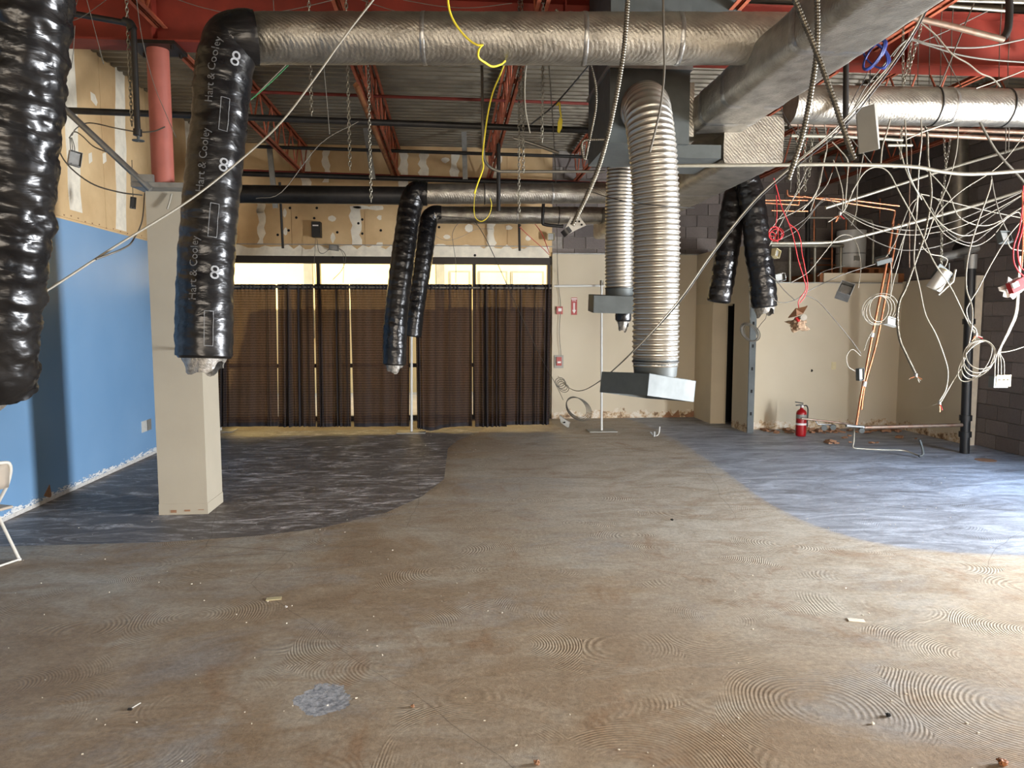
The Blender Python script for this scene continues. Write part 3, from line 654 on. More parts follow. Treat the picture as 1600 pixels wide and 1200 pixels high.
def flexr(R, seed, crink=1.0):
    def f(d, th, c):
        sag = 0.5*(1+math.cos(2*math.pi*d/0.105))            # sleeve pinched between the wire hoops
        q = Vector((math.cos(th)*1.6+seed, math.sin(th)*1.6, d*12)); w = mnoise.noise(q)*0.7
        q2 = Vector((math.cos(th)*4+seed, math.sin(th)*4, d*34+seed)); w2 = 1-abs(mnoise.noise(q2))*2
        b = mnoise.noise(Vector((seed*3, th*0.3 if th < math.pi else (2*math.pi-th)*0.3, d*2.4)))
        return R*(1+0.05*b) - 0.0035*sag*crink + 0.007*w*crink + 0.0035*w2*crink
    return f
def flex(label, ctrl, R, seed, liner=True, crink=1.0, r0=None):
    t = Tube(ctrl, flexr(R, seed, crink)); c0 = t.P[0]
    th = thing('flexible_duct', label, 'duct', tuple(t.P[-1]), None)
    t.mesh(60, 0, t.L, 0.011).build('sleeve', 'flex', th)
    # gathered end and inner liner
    e = t.P[-1]; T = t.fr[-1][0]; m = MB(); n = 36; vs = []
    for (dd, rr) in ((0, 0.97), (0.015, 0.9), (0.012, 0.74), (-0.05, 0.68)):
        for k in range(n):
            a = 2*math.pi*k/n; N, S = t.fr[-1][1], t.fr[-1][2]
            vs.append(e+T*dd+(N*math.cos(a)+S*math.sin(a))*R*rr*(1+0.04*math.sin(7*a+seed)))
    m.add(vs, [(i*n+k, i*n+(k+1) % n, (i+1)*n+(k+1) % n, (i+1)*n+k) for i in range(3) for k in range(n)], True)
    m.add(vs[3*n:], [tuple(range(n))]); m.build('gathered_end', 'flex', th)
    if liner:
        m = MB(); vs = []
        for i in range(5):
            for k in range(n):
                a = 2*math.pi*k/n; N, S = t.fr[-1][1], t.fr[-1][2]
                L = 0.004+i*0.018*(1+0.5*math.sin(a*2+seed)+0.2*math.sin(5*a))
                vs.append(e+T*L+(N*math.cos(a)+S*math.sin(a))*R*(0.80-0.03*i+0.04*math.sin(9*a+i)))
        m.add(vs, [(i*n+k, i*n+(k+1) % n, (i+1)*n+(k+1) % n, (i+1)*n+k) for i in range(4) for k in range(n)], True)
        m.build('liner', 'clear', th)
    return t, th
def text_mesh(body, size):
    cu = bpy.data.curves.new('print', 'FONT'); cu.body = body; cu.size = size; cu.resolution_u = 3; cu.align_x = 'CENTER'; cu.align_y = 'CENTER'
    o = bpy.data.objects.new('print', cu); COL.objects.link(o)
    bpy.context.view_layer.update(); dg = bpy.context.evaluated_depsgraph_get(); me = bpy.data.meshes.new_from_object(o.evaluated_get(dg))
    vs = [v.co.copy() for v in me.vertices]; fs = [tuple(p.vertices) for p in me.polygons]
    bpy.data.objects.remove(o); bpy.data.curves.remove(cu); bpy.data.meshes.remove(me); return vs, fs
def print_on(t, th, body, size, d, theta, R, rot=0, mat='print', name='printed_text'):
    vs, fs = text_mesh(body, size); out = []
    for v in vs:
        x, y = v.x, v.y
        if rot == 90: x, y = -v.y, v.x
        out.append(t.pt(d-y, theta+x/R, 0.003))
    MB().add(out, fs).build(name, mat, th)
BRAND = 'Hart & Cooley'
t1, th1 = flex('large black wrinkled hose at the left edge, nearest to the viewer', pp([(50, -120, 3.0), (38, 0, 3.0), (25, 150, 3.02), (12, 300, 3.05), (-4, 450, 3.1), (-12, 555, 3.15), (-16, 598, 3.2)]), 0.165, 3.1, crink=2.6)
t2, th2 = flex('black hose printed with pale lettering, hanging before the square pillar', pp([(400, 60, 4.62), (380, 60, 4.6), (362, 66, 4.6), (352, 100, 4.58), (347, 140, 4.57), (342, 200, 4.55), (331, 300, 4.5), (323, 400, 4.46), (320, 480, 4.42), (319, 556, 4.4)]), 0.158, 8.7)
def dfrac(t, py, px):
    # arc length at which the duct centre passes a given pixel row
    best = None
    for i, p_ in enumerate(t.P):
        v = p_-CAM; row = 600-FPX*v.dot(_U)/v.dot(_F)
        if best is None or abs(row-py) < best[0]:
            if i > len(t.P)*0.06: best = (abs(row-py), i)
    return best[1]/(len(t.P)-1)*t.L
for (py, px) in ((104, 366), (268, 346), (432, 331)):
    print_on(t2, th2, '8', 0.115, dfrac(t2, py, px), 0.30, 0.158)
for py in (128, 265, 425): print_on(t2, th2, BRAND, 0.062, dfrac(t2, py, 0)+0.0, -0.42, 0.158, 90, 'printdim')
for py in (190, 350, 515):          # faint outlined print panel on the sleeve
    d0 = dfrac(t2, py, 0); vs = []; fs = []
    for (a0, a1, b0, b1) in ((-.02, .30, -.10, -.096), (-.02, .30, .096, .10), (-.02, .005, -.10, .10), (.275, .30, -.10, .10)):
        k = len(vs); N_ = 12
        for q_ in range(N_+1):
            u_ = q_/N_
            if a1-a0 > 0.1: vs += [t2.pt(d0+b0, a0+(a1-a0)*u_, .003), t2.pt(d0+b1, a0+(a1-a0)*u_, .003)]
            else: vs += [t2.pt(d0+b0+(b1-b0)*u_, a0, .003), t2.pt(d0+b0+(b1-b0)*u_, a1, .003)]
        fs += [(k+2*q_, k+2*q_+1, k+2*q_+3, k+2*q_+2) for q_ in range(N_)]
    MB().add(vs, fs).build('printed_frame', 'printdim', th2)
t3, th3 = flex('front one of two black hoses hanging before the curtains', pp([(668, 303, 8.6), (650, 303, 8.6), (641, 325, 8.58), (633, 380, 8.5), (625, 440, 8.45), (618, 510, 8.4), (616, 568, 8.4)]), 0.135, 1.7)
t4, th4 = flex('slimmer black hose hanging just behind the centre hose', pp([(690, 335, 10.2), (676, 336, 10.2), (668, 352, 10.18), (662, 400, 10.1), (654, 450, 10.05), (648, 490, 10.0), (644, 524, 10.0)]), 0.125, 5.2, liner=False)
t5, th5 = flex('left leg of the forked pair of black hoses at right', pp([(1165, 292, 7.7), (1150, 305, 7.68), (1143, 340, 7.65), (1137, 390, 7.6), (1130, 430, 7.6), (1123, 470, 7.6)]), 0.125, 6.1, liner=False, crink=1.4)
t6, th6 = flex('right leg of the forked pair of black hoses, silver lined end', pp([(1163, 278, 7.5), (1170, 292, 7.5), (1178, 330, 7.45), (1183, 380, 7.42), (1190, 430, 7.4), (1194, 478, 7.4)]), 0.135, 9.4, crink=1.4)
def foilr(R, seed):
    def f(d, th, c):
        q = Vector((math.cos(th)*2+seed, math.sin(th)*2, d*7)); return R + 0.004*mnoise.noise(q) + 0.0022*mnoise.noise(q*5)
    return f
def foil_duct(label, a, b, R, seed, seams=(), straps=()):
    t = Tube([a, a.lerp(b, .5), b], foilr(R, seed)); th = thing('insulated_duct', label, 'duct', tuple(a.lerp(b, .5)), None)
    t.mesh(64, 0, t.L, 0.02, caps=True).build('foil_wrap', 'foil', th)
    for d in seams:
        m = MB(); vs = []; n = 48
        for dd, l in ((-0.014, 0.001), (-0.011, 0.003), (0.011, 0.003), (0.014, 0.001)):
            for k in range(n): vs.append(t.pt(d*t.L+dd, 2*math.pi*k/n, l))
        m.add(vs, [(i*n+k, i*n+(k+1) % n, (i+1)*n+(k+1) % n, (i+1)*n+k) for i in range(3) for k in range(n)], True).build('foil_tape', 'tape', th)
    for d in straps:
        m = MB(); vs = []; n = 48
        for dd, l in ((-0.006, 0.002), (-0.004, 0.007), (0.004, 0.007), (0.006, 0.002)):
            for k in range(n): vs.append(t.pt(d*t.L+dd, 2*math.pi*k/n, l))
        m.add(vs, [(i*n+k, i*n+(k+1) % n, (i+1)*n+(k+1) % n, (i+1)*n+k) for i in range(3) for k in range(n)], True).build('strap', 'blackbox', th)
    return t, th
foil_duct('long foil-wrapped duct crossing the top of the view', at(378, 60, z=3.5), at(1240, 61, z=3.5), 0.152, 1.0, seams=(0.33, 0.62, 0.79), straps=(0.02,))
foil_duct('foil-wrapped duct running right towards the block wall', at(1235, 163, z=3.5), at(1720, 171, z=3.5), 0.150, 4.0, seams=(0.5,), straps=(0.45, 0.68))
foil_duct('foil duct behind the front centre hose, nearer of two', at(650, 303, Y=8.6), at(1000, 302, Y=8.6), 0.118, 7.0, seams=(0.6,), straps=(0.3,))
foil_duct('lower foil duct feeding the rear centre hose', at(676, 336, Y=10.2), at(1000, 337, Y=10.2), 0.118, 11.0, seams=(0.4,), straps=(0.6,))
def box_duct(label, x0, x1, z0, z1, y0, y1, rad, seed, seams=()):
    """foil wrapped rounded rectangular trunk along Y"""
    th = thing('trunk_duct', label, 'duct', ((x0+x1)/2, (y0+y1)/2, z0))
    cx, cz = (x0+x1)/2, (z0+z1)/2; hx, hz = (x1-x0)/2, (z1-z0)/2; prof = []
    for (sx, sz, a0) in ((1, 1, 0), (-1, 1, 90), (-1, -1, 180), (1, -1, 270)):
        for k in range(9):
            a = math.radians(a0+k*90/8); prof.append((sx*(hx-rad)+rad*math.cos(a), sz*(hz-rad)+rad*math.sin(a)))
        # straight run subdivided
        nx = prof[-1]
    full = []
    for i in range(len(prof)):
        a = prof[i]; b = prof[(i+1) % len(prof)]; L = math.hypot(b[0]-a[0], b[1]-a[1]); k = max(1, int(L/0.02))
        for j in range(k): full.append((a[0]+(b[0]-a[0])*j/k, a[1]+(b[1]-a[1])*j/k))
    n = len(full); m = max(2, int((y1-y0)/0.025)); vs = []
    for i in range(m+1):
        yy = y0+(y1-y0)*i/m
        for (u, v) in full:
            w_ = 0.006*mnoise.noise(Vector((u*5+seed, yy*3.2, v*5)))+0.003*mnoise.noise(Vector((u*18, yy*14+seed, v*18)))
            l = math.hypot(u, v); vs.append((cx+u*(1+w_/l), yy, cz+v*(1+w_/l)))
    mb = MB().add(vs, [(i*n+k, i*n+(k+1) % n, (i+1)*n+(k+1) % n, (i+1)*n+k) for i in range(m) for k in range(n)], True)
    mb.add(vs[:n], [tuple(range(n))]).add(vs[m*n:], [tuple(range(n))]); mb.build('foil_wrap', 'foil', th)
    for sy in seams:
        mb = MB(); vs = []
        for dy, e in ((-0.035, 1.004), (-0.03, 1.014), (0.03, 1.014), (0.035, 1.004)):
            for (u, v) in full: vs.append((cx+u*e, sy+dy, cz+v*e))
        mb.add(vs, [(i*n+k, i*n+(k+1) % n, (i+1)*n+(k+1) % n, (i+1)*n+k) for i in range(3) for k in range(n)], True).build('foil_tape', 'tape', th)
    return th
box_duct('big foil-wrapped trunk duct slanting down from the top right', 1.85, 2.30, 3.2, 3.47, 1.2, 5.85, 0.075, 2.0, seams=(3.9, 4.9, 5.35))
box_duct('lower foil-wrapped trunk duct receding behind the corrugated ducts', 2.12, 2.60, 2.95, 3.33, 5.55, 10.7, 0.06, 6.0, seams=(6.9, 8.4))
# sheet-metal plenum
PLX0 = at(953, 150, Y=5.45).x; PLX1 = at(1078, 150, Y=5.45).x
pl = thing('air_plenum', 'tall grey sheet metal plenum behind the corrugated ducts', 'duct', ((PLX0+PLX1)/2, 5.8, 2.98))
MB().box((PLX0, 5.45, 3.08), (PLX1, 6.30, ZD-0.002)).build('casing', 'galv', pl)
MB().box((PLX0-0.015, 5.435, 3.62), (PLX1+0.015, 6.31, 3.65)).build('seam_flange', 'galvdull', pl)
MB().box((PLX1-0.1, 5.5, 2.99), (2.08, 6.1, 3.09)).build('transition_pan', 'galv', pl)
MB().box((PLX1, 5.5, 3.15), (1.86, 5.83, 3.55)).build('side_boot', 'foil', pl)
MB().box((at(955, 195, Y=6.9).x, 6.3, 3.50), (at(955, 195, Y=6.9).x+0.34, 7.15, 3.66)).build('rear_boot', 'galv', pl)
MB().box((PLX1, 5.6, 3.95), (2.25, 6.2, ZD-0.002)).build('upper_casing', 'galv', pl)
def ribr(R, pitch, amp, seed):
    def f(d, th, c):
        u = (d/pitch) % 1; rib = math.exp(-((u-0.5)/0.17)**2)
        return R + amp*rib + 0.003*mnoise.noise(Vector((math.cos(th)*2+seed, math.sin(th)*2, d*3)))
    return f
rt = Tube([Vector((at(1003, 150, Y=5.5).x, 5.55, at(1003, 150, Y=5.1).z-0.02)), Vector((at(1006, 150, Y=5.3).x, 5.28, at(1006, 152, Y=5.1).z)), at(1012, 178, Y=5.05), at(1020, 240, Y=4.98), at(1025, 330, Y=4.98), at(1025, 450, Y=4.98), at(1024, 572, Y=4.98)], ribr(0.155, 0.036, 0.011, 1), 0.006)
rd = thing('corrugated_duct', 'wide corrugated aluminium duct dropping from the plenum to a tilted box', 'duct', tuple(rt.P[-1]))
rt.mesh(56, 0, rt.L, 0.0055).build('corrugated_sleeve', 'rib', rd)
e = rt.P[-1]
MB().tube([e+Vector((0, 0, 0.05)), e+Vector((0, 0, -0.07))], [0.158, 0.148], 40).build('collar', 'galv', rd)
MB().torus(e+Vector((0, 0, 0.035)), 0.160, 0.006, (0, 0, 1), 40).build('clamp', 'blackbox', rd)
rt2 = Tube(pp([(978, 185, 6.9), (975, 215, 6.9), (970, 280, 6.9), (968, 350, 6.9), (968, 452, 6.9)]), ribr(0.132, 0.033, 0.009, 5), 0.006)
rd2 = thing('corrugated_duct', 'narrower corrugated duct behind, ending in a grey diffuser box', 'duct', tuple(rt2.P[-1]))
rt2.mesh(48, 0, rt2.L, 0.0055).build('corrugated_sleeve', 'rib', rd2)
e2 = rt2.P[-1]
MB().tube([e2+Vector((0, 0, 0.01)), e2+Vector((0, 0, -0.07))], 0.136, 36).build('collar', 'galv', rd2)
MB().torus(e2+Vector((0, 0, 0.01)), 0.138, 0.005, (0, 0, 1), 36).build('clamp', 'blackbox', rd2)
def diffuser(label, c, size, h, rz, rx, ry):
    th = thing('diffuser_box', label, 'air diffuser', tuple(c))
    from mathutils import Euler
    m = Matrix.Translation(Vector(c)) @ Euler((rx, ry, rz), 'XYZ').to_matrix().to_4x4(); s2 = size/2
    sh = MB()
    for a in range(4):
        q = m @ Matrix.Rotation(a*math.pi/2, 4, 'Z'); sh.box((-s2, -s2, -h), (s2, -s2+0.004, 0), q)
    sh.box((-s2, -s2, -0.004), (s2, s2, 0), m); sh.build('housing', 'galv', th)
    for k in range(4):
        k2 = s2*(0.85-0.2*k); f = MB()
        for a in range(4):
            q = m @ Matrix.Rotation(a*math.pi/2, 4, 'Z'); f.box((-k2, -k2, -h*0.8+0.015*k), (k2, -k2+0.02, -h*0.8+0.02+0.015*k), q)
        f.build('louvre', 'galvdull', th)
    return th
NC = at(1007, 588, Y=4.75)
diffuser('tilted galvanised box hanging under the wide corrugated duct', Vector((NC.x+0.10, 4.98+0.03, NC.z-0.02)), 0.47, 0.15, math.radians(30), math.radians(-2), math.radians(9))
PC = at(970, 462, Y=6.9)
diffuser('grey galvanised box under the narrower corrugated duct', Vector((at(964, 462, Y=6.9).x, 6.9, at(970, 461, Y=6.8).z)), 0.50, 0.165, math.radians(-5), math.radians(3), math.radians(1.5))
t7, th7 = flex('short black hose stub poking out below the grey diffuser box', pp([(973, 470, 6.9), (974, 485, 6.9), (974, 500, 6.9)]), 0.075, 2.2)
# ------------------------------------------------------------------ DRAPES AND STANDS
YC = 11.25
def stand(label, px, ptop, pbot, lean=0):
    a = at(px, pbot, z=0.012); b = at(px+lean, ptop, Y=a.y)
    th = thing('drape_stand', label, 'stand', (a.x, a.y, 0)); b.x = a.x+(b.x-a.x)
    MB().tube([(a.x, a.y, 0.012), b], 0.019, 12).build('upright', 'whiteplastic', th)
    MB().box((a.x-0.22, a.y-0.16, 0), (a.x+0.22, a.y+0.16, 0.012)).build('base_plate', 'greyplate', th)
    MB().tube([b-Vector((0, 0, 0.05)), b+Vector((0, 0, 0.03))], 0.026, 12).build('top_collar', 'greypipe', th); return a
stand('tall white pole on a flat base beside the curtains, right end', 940, 441, 672)
stand('white pole standing in the gap between the middle curtains', 643, 452, 674)
stand('white leaning pole beside the square pillar, left end', 345, 452, 672, -22)
zt = at(600, 447, Y=YC).z; xr = at(944, 445, Y=YC).x
bar('drape_crossbar', 'grey horizontal pipe carrying the dark curtains', 'pipe', Vector((XL+0.1, YC, zt-0.02)), Vector((at(862, 446, Y=YC).x, YC, zt-0.02)), 0.019, 'greypipe', 12)
bar('drape_crossbar', 'bare pale pipe joining the last curtain to the right pole', 'pipe', Vector((at(866, 446, Y=YC).x, YC, zt+0.01)), Vector((xr, YC, zt+0.02)), 0.017, 'whiteplastic', 12)
def drape(label, x0, x1, x0b, x1b, folds, ytop=447, ybot=667, dip=None):
    A = at(x0, ytop, Y=YC); B = at(x1, ytop, Y=YC); Ab = at(x0b, ybot, Y=YC); Bb = at(x1b, ybot, Y=YC)
    # folds: list of (centre 0-1, width 0-1, amplitude m)
    nx = int((B.x-A.x)/0.008); nz = 30; vs = []; fa = []
    ph = random.uniform(0, 6)
    for j in range(nz+1):
        t = j/nz
        for i in range(nx+1):
            u = i/nx; x = (A.x+(B.x-A.x)*u)*(1-t)+(Ab.x+(Bb.x-Ab.x)*u)*t; z = A.z*(1-t)+Ab.z*t
            a = 0.008+0.010*t; fr = 9
            yy = a*math.sin(u*(B.x-A.x)*fr*2+ph)+0.006*math.sin(u*40+t*2)
            dx = 0
            for (c_, w_, am) in folds:
                g_ = math.exp(-((u-c_)/w_)**2); yy += am*g_*math.sin((u-c_)/w_*7+c_*9)*(0.5+0.5*t); dx += -(u-c_)*0.35*g_*(B.x-A.x)
            if t < 0.04: yy += 0.012*math.sin(x*110); z += 0.02
            if dip and t > 0.95: z -= dip*math.exp(-((u-0.25)/0.25)**2)
            vs.append((x+dx, YC+yy, z))
            fv = sum(math.exp(-((u-c_-0.012*math.sin(t*3+c_*5))/(w_*0.42))**2)*min(1, am*20) for (c_, w_, am) in folds)
            fa.append(min(1.0, fv + (1.0 if t < 0.03 else 0)))
    n = nx+1
    m = MB().add(vs, [(j*n+i, j*n+i+1, (j+1)*n+i+1, (j+1)*n+i) for j in range(nz) for i in range(nx)], True)
    th = thing('drape', label, 'curtain', (A.x/2+B.x/2, YC, 0.06), 'dark sheer curtains across the window wall'); fb = m.build('fabric', 'drape', th)
    at_ = fb.data.attributes.new('fold', 'FLOAT', 'POINT'); at_.data.foreach_set('value', fa)
    hem = [v for v in vs[-n:]]; hz = MB(); vv = []
    for v in hem: vv += [(v[0], v[1]-0.003, v[2]), (v[0], v[1]-0.003, v[2]+0.055)]
    hz.add(vv, [(2*i, 2*i+2, 2*i+3, 2*i+1) for i in range(n-1)], True).build('hem', 'drape_hem', th)
    top = vs[:n]; hz = MB(); vv = []
    for v in top: vv += [(v[0], v[1]-0.012, v[2]+0.01), (v[0], v[1]-0.012, v[2]-0.07)]
    hz.add(vv, [(2*i, 2*i+2, 2*i+3, 2*i+1) for i in range(n-1)], True).build('rod_pocket', 'drape_hem', th)
drape('dark curtain at the far left, mostly behind the square pillar', 236, 341, 236, 341, [(.5, .2, .05), (.9, .08, .04)])
drape('first full dark curtain right of the square pillar', 340, 431, 340, 435, [(.08, .08, .05), (.85, .06, .02)])
drape('narrow pleated dark curtain left of the first bright slit', 433, 489, 434, 494, [(.28, .2, .07), (.6, .15, .06), (.85, .06, .03)])
drape('dark curtain between the two thin bright slits', 491, 546, 495, 549, [(.15, .1, .05), (.62, .12, .07), (.9, .06, .04)])
drape('flat dark curtain left of the middle white pole', 546.5, 641, 553, 640, [(.75, .03, .02), (.84, .03, .02), (.98, .03, .02)])
drape('wide dark curtain right of the middle white pole with sagging hem', 648, 738, 651, 738, [(.04, .05, .07), (.35, .02, .03), (.6, .03, .02), (.97, .03, .03)], dip=0.06)
drape('dark curtain with many pleats near the window end', 738.5, 792, 742, 792, [(.35, .2, .06), (.7, .14, .07), (.95, .05, .04)])
drape('rightmost dark curtain beside the cream wall', 791, 863, 791, 859, [(.3, .1, .04), (.62, .05, .05), (.88, .12, .06)], ybot=664)
# ------------------------------------------------------------------ CABLES
def wire(name, label, pts, r, mat, Y=None, cat='cable', k=6, n=6, group=None):
    P = smooth(pp(pts, Y), k); return tg(MB().tube(P, r*0.70, n).build(name, mat), label, cat, group)
def fmc(label, pts, r, Y=None):
    P, L = resample(smooth(pp(pts, Y), 8), 0.0035)
    rs = [r*(0.80+0.30*(0.5+0.5*math.sin(i*2*math.pi/4))) for i in range(len(P))]
    return tg(MB().tube(P, rs, 10).build('metal_conduit', 'fmc'), label, 'conduit')
fmc('ribbed flexible metal conduit curving before the corrugated ducts', [(982, -20), (978, 40), (973, 90), (963, 150), (950, 210), (935, 262), (915, 310), (894, 352)], 0.0135, 4.0)
fmc('ribbed metal conduit hanging before the trunk duct, lower end left', [(1276, -20), (1277, 40), (1275, 90), (1266, 150), (1254, 210), (1240, 255), (1231, 282)], 0.0125, 3.25)
fmc('ribbed metal conduit crossing over the other one at upper right', [(1234, -20), (1252, 25), (1275, 80), (1297, 140), (1314, 190), (1326, 225), (1335, 250)], 0.0125, 3.1)
fmc('thin curled metal conduit below the long foil duct', [(868, 15), (882, 28), (900, 48), (918, 88), (930, 130), (931, 165), (926, 195), (919, 228), (914, 249), (910, 238), (909, 226), (915, 219), (945, 218)], 0.009, 4.9)
fmc('ribbed conduit hanging at right over the low cream wall', [(1436, 186), (1448, 205), (1450, 250), (1455, 300), (1450, 340), (1442, 375), (1429, 412), (1415, 450), (1405, 472), (1402, 500), (1406, 531), (1417, 556), (1430, 583)], 0.012, 6.2)
W = wire
W('cable', 'long white cable crossing diagonally before the lettered black hose', [(-30, 508, 3.1), (60, 462, 3.2), (180, 385, 3.5), (300, 310, 3.9), (385, 242, 4.1), (440, 190, 4.1), (490, 125, 4.1), (540, 55, 4.1), (595, -15, 4.1)], 0.0075, 'wwire')
W('cable', 'grey cable hanging down the bare drywall onto the white cable', [(84, 168, 6.0), (85, 205, 6), (100, 250, 6), (140, 285, 6), (185, 300, 6), (222, 305, 6.2)], 0.008, 'gwire')
W('cable', 'grey cable drooping from the pillar top over the blue wall', [(226, 302, 6.1), (222, 345, 5.5), (208, 375, 4.6), (193, 388, 3.6), (150, 405, 3.4)], 0.007, 'gwire')
W('cable', 'thin grey cable looping from the wall box to the sprinkler drop', [(112, 212, 7), (120, 200, 7), (140, 192, 7), (180, 200, 6.8), (215, 206, 6.2), (240, 205, 6.1), (258, 198, 6.1)], 0.008, 'gwire')
W('cable', 'short cable arching from the wall box along the strut', [(108, 216, 7.2), (116, 206, 7.2), (128, 212, 7), (145, 228, 6.8), (165, 237, 6.6)], 0.008, 'gwire')
W('cable', 'long twin cable sweeping from the upper right to the wall coil', [(872, 588, 11.6), (886, 604, 10.5), (905, 611, 9), (935, 597, 6.5), (990, 548, 4.72), (1060, 470, 4.6), (1115, 392, 4.6), (1180, 312, 4.5), (1240, 258, 4.4), (1310, 200, 4.3), (1370, 130, 4.2), (1420, 60, 4.0), (1460, -15, 4.0)], 0.0075, 'wwire')
W('cable', 'dark cable running alongside the long twin cable', [(990, 551, 4.74), (1060, 474, 4.62), (1115, 396, 4.62), (1180, 316, 4.52), (1242, 262, 4.42), (1312, 204, 4.32), (1372, 134, 4.22), (1424, 60, 4.05), (1462, -10, 4.02)], 0.006, 'dwire')
W('cable', 'white cable above the ribbed conduits slanting to the lower left', [(1200, 292, 4.6), (1240, 256, 4.6), (1290, 215, 4.6), (1330, 175, 4.6), (1365, 130, 4.6), (1395, 95, 4.6), (1430, 45, 4.6), (1450, 10, 4.6)], 0.006, 'wwire')
W('cable', 'white cable rising along the foil trunk edge', [(1330, 178, 5.2), (1350, 140, 5.2), (1378, 105, 5.2), (1405, 72, 5.2), (1424, 60, 5.2), (1440, 68, 5.2)], 0.007, 'gwire')
W('yellow_cable', 'yellow cable draped over the long foil duct', [(699, -15, 4.1), (702, 15, 4.1), (712, 38, 4.1), (730, 60, 4.1), (745, 70, 4.1), (754, 70, 4.1)], 0.0085, 'ywire')
W('yellow_cable', 'yellow cable loop hanging beneath the long foil duct', [(754, 70, 4.2), (748, 78, 4.15), (748, 90, 4.15), (758, 98, 4.2), (770, 104, 4.3), (784, 100, 4.5), (789, 96, 4.6), (782, 115, 5.0), (770, 145, 5.2), (762, 180, 5.3), (757, 215, 5.4), (754, 245, 5.4), (755, 262, 5.5), (747, 285, 5.6), (741, 302, 5.7)], 0.0085, 'ywire')
W('yellow_cable', 'thin yellow wire looped at the far end of the foil ducts', [(744, 296, 8.2), (741, 315, 8.2), (742, 338, 8.2), (752, 346, 8.2), (763, 338, 8.2), (768, 322, 8.2), (766, 310, 8.2)], 0.006, 'ywire')
W('cable', 'thin black cable slanting from the foil ducts across the curtains', [(690, 338, 8.3), (735, 342, 8.3), (745, 350, 8.4), (765, 385, 8.8), (800, 462, 9.5), (840, 548, 10.6), (868, 600, 11.6), (880, 625, 12.2)], 0.006, 'dwire')
W('cable', 'thin cable hanging to the red pull station on the cream wall', [(857, 95, 5.2), (861, 150, 6), (866, 230, 8), (869, 300, 10), (871, 412, 12.3), (873, 450, 12.5), (876, 478, 12.5), (874, 520, 12.5), (877, 556, 12.5)], 0.007, 'gwire')
W('cable', 'short white cable end hanging below the long foil duct', [(823, 95), (820, 130), (821, 170), (828, 208)], 0.006, 'wwire', 4.9)
W('cable', 'grey cable end hanging in front of the corrugated duct', [(1036, -15), (1037, 60), (1038, 110), (1033, 160), (1026, 195), (1015, 238)], 0.009, 'gwire', 4.1)
W('cable', 'thin black cable drooping beside the trunk duct', [(1203, 95, 5), (1208, 125, 5), (1215, 155, 5), (1228, 185, 5), (1245, 208, 5), (1262, 222, 5)], 0.005, 'dwire')
W('cable', 'thin black line crossing the corrugated ducts at mid height', [(925, 300, 6), (960, 311, 4.7), (1000, 318, 4.7), (1050, 323, 4.7), (1085, 325, 5.5)], 0.005, 'dwire')
W('cable', 'heavy white cable snaking down from the black pipe elbow', [(1438, 35), (1462, 55), (1487, 84), (1512, 99), (1531, 114), (1550, 122), (1563, 136)], 0.008, 'wwire', 5.0)
W('cable', 'grey cable swooping right before the red girder, upper one', [(1395, 88), (1410, 68), (1424, 61), (1450, 68), (1487, 74), (1540, 73), (1610, 59)], 0.010, 'gwire', 5.4)
W('cable', 'grey cable swooping right before the red girder, lower one', [(1424, 62), (1460, 74), (1500, 86), (1545, 93), (1610, 98)], 0.010, 'gwire', 5.5)
W('cable', 'dark slanting rod crossing the red girder at right', [(1522, 5), (1505, 45), (1487, 90), (1468, 135)], 0.008, 'gwire', 5.3)
W('cable', 'straight wire slanting down right over the orange flange', [(1440, 18), (1480, 95), (1502, 136)], 0.006, 'gwire', 5.8)
W('cable', 'thin wire fanning right over the orange flange', [(1428, 70), (1480, 48), (1550, 14)], 0.006, 'gwire', 5.8)
W('cable', 'pale wire lying along the near edge of the orange flange', [(1525, 138), (1570, 122), (1600, 110)], 0.007, 'wwire', 5.6)
W('cable', 'white cable dropping between foil duct and metal cover plate', [(1391, 186), (1386, 205), (1379, 228), (1376, 256)], 0.009, 'wwire', 5.3)
W('cable', 'arched white cable running down to the black stand pipe clip', [(1331, 300), (1350, 270), (1369, 261), (1388, 269), (1405, 300), (1429, 344), (1444, 375), (1459, 409), (1486, 450), (1506, 491), (1517, 512), (1523, 521)], 0.009, 'wwire', 5.9)
W('cable', 'white cable winding before the black stand pipe to a loose end', [(1549, 280), (1545, 300), (1525, 356), (1512, 406), (1510, 450), (1519, 481), (1517, 520), (1505, 567), (1486, 600), (1470, 628)], 0.009, 'wwire', 5.7)
W('cable', 'white cable slanting from the right edge to the stand pipe clip', [(1605, 335), (1575, 370), (1550, 410), (1529, 450), (1515, 473), (1510, 487), (1517, 510), (1525, 520)], 0.008, 'wwire', 5.8)
sag = [([(1440, 306), (1462, 341), (1487, 362), (1512, 368), (1550, 356), (1587, 332), (1596, 339)], 'deepest left-hand sagging cable ending at the red wires'),
       ([(1454, 322), (1470, 352), (1494, 372), (1519, 379), (1544, 362), (1575, 336)], 'sagging cable just inside the lowest swag at right'),
       ([(1460, 342), (1475, 365), (1500, 380), (1525, 384), (1550, 370), (1572, 342)], 'lowest swagged cable before the grey flue'),
       ([(1317, 329), (1362, 350), (1400, 358), (1437, 359), (1487, 347), (1537, 327), (1605, 296)], 'long shallow swag above the others, from the twisted wire end'),
       ([(1317, 331), (1355, 352), (1400, 365), (1444, 366), (1500, 354), (1550, 331), (1605, 300)], 'long shallow swag just under the topmost one'),
       ([(1317, 335), (1355, 370), (1400, 389), (1437, 390), (1475, 382), (1512, 365), (1550, 337), (1605, 300)], 'long deep swag passing above the open junction boxes'),
       ([(1462, 310), (1507, 321), (1550, 331), (1598, 341)], 'taut cable falling gently right across the swags')]
for i, (q, lb) in enumerate(sag): W('cable', lb, q, 0.006+0.0015*(i % 3 == 0), 'wwire' if i % 2 == 0 else 'gwire', 5.9+0.12*i)
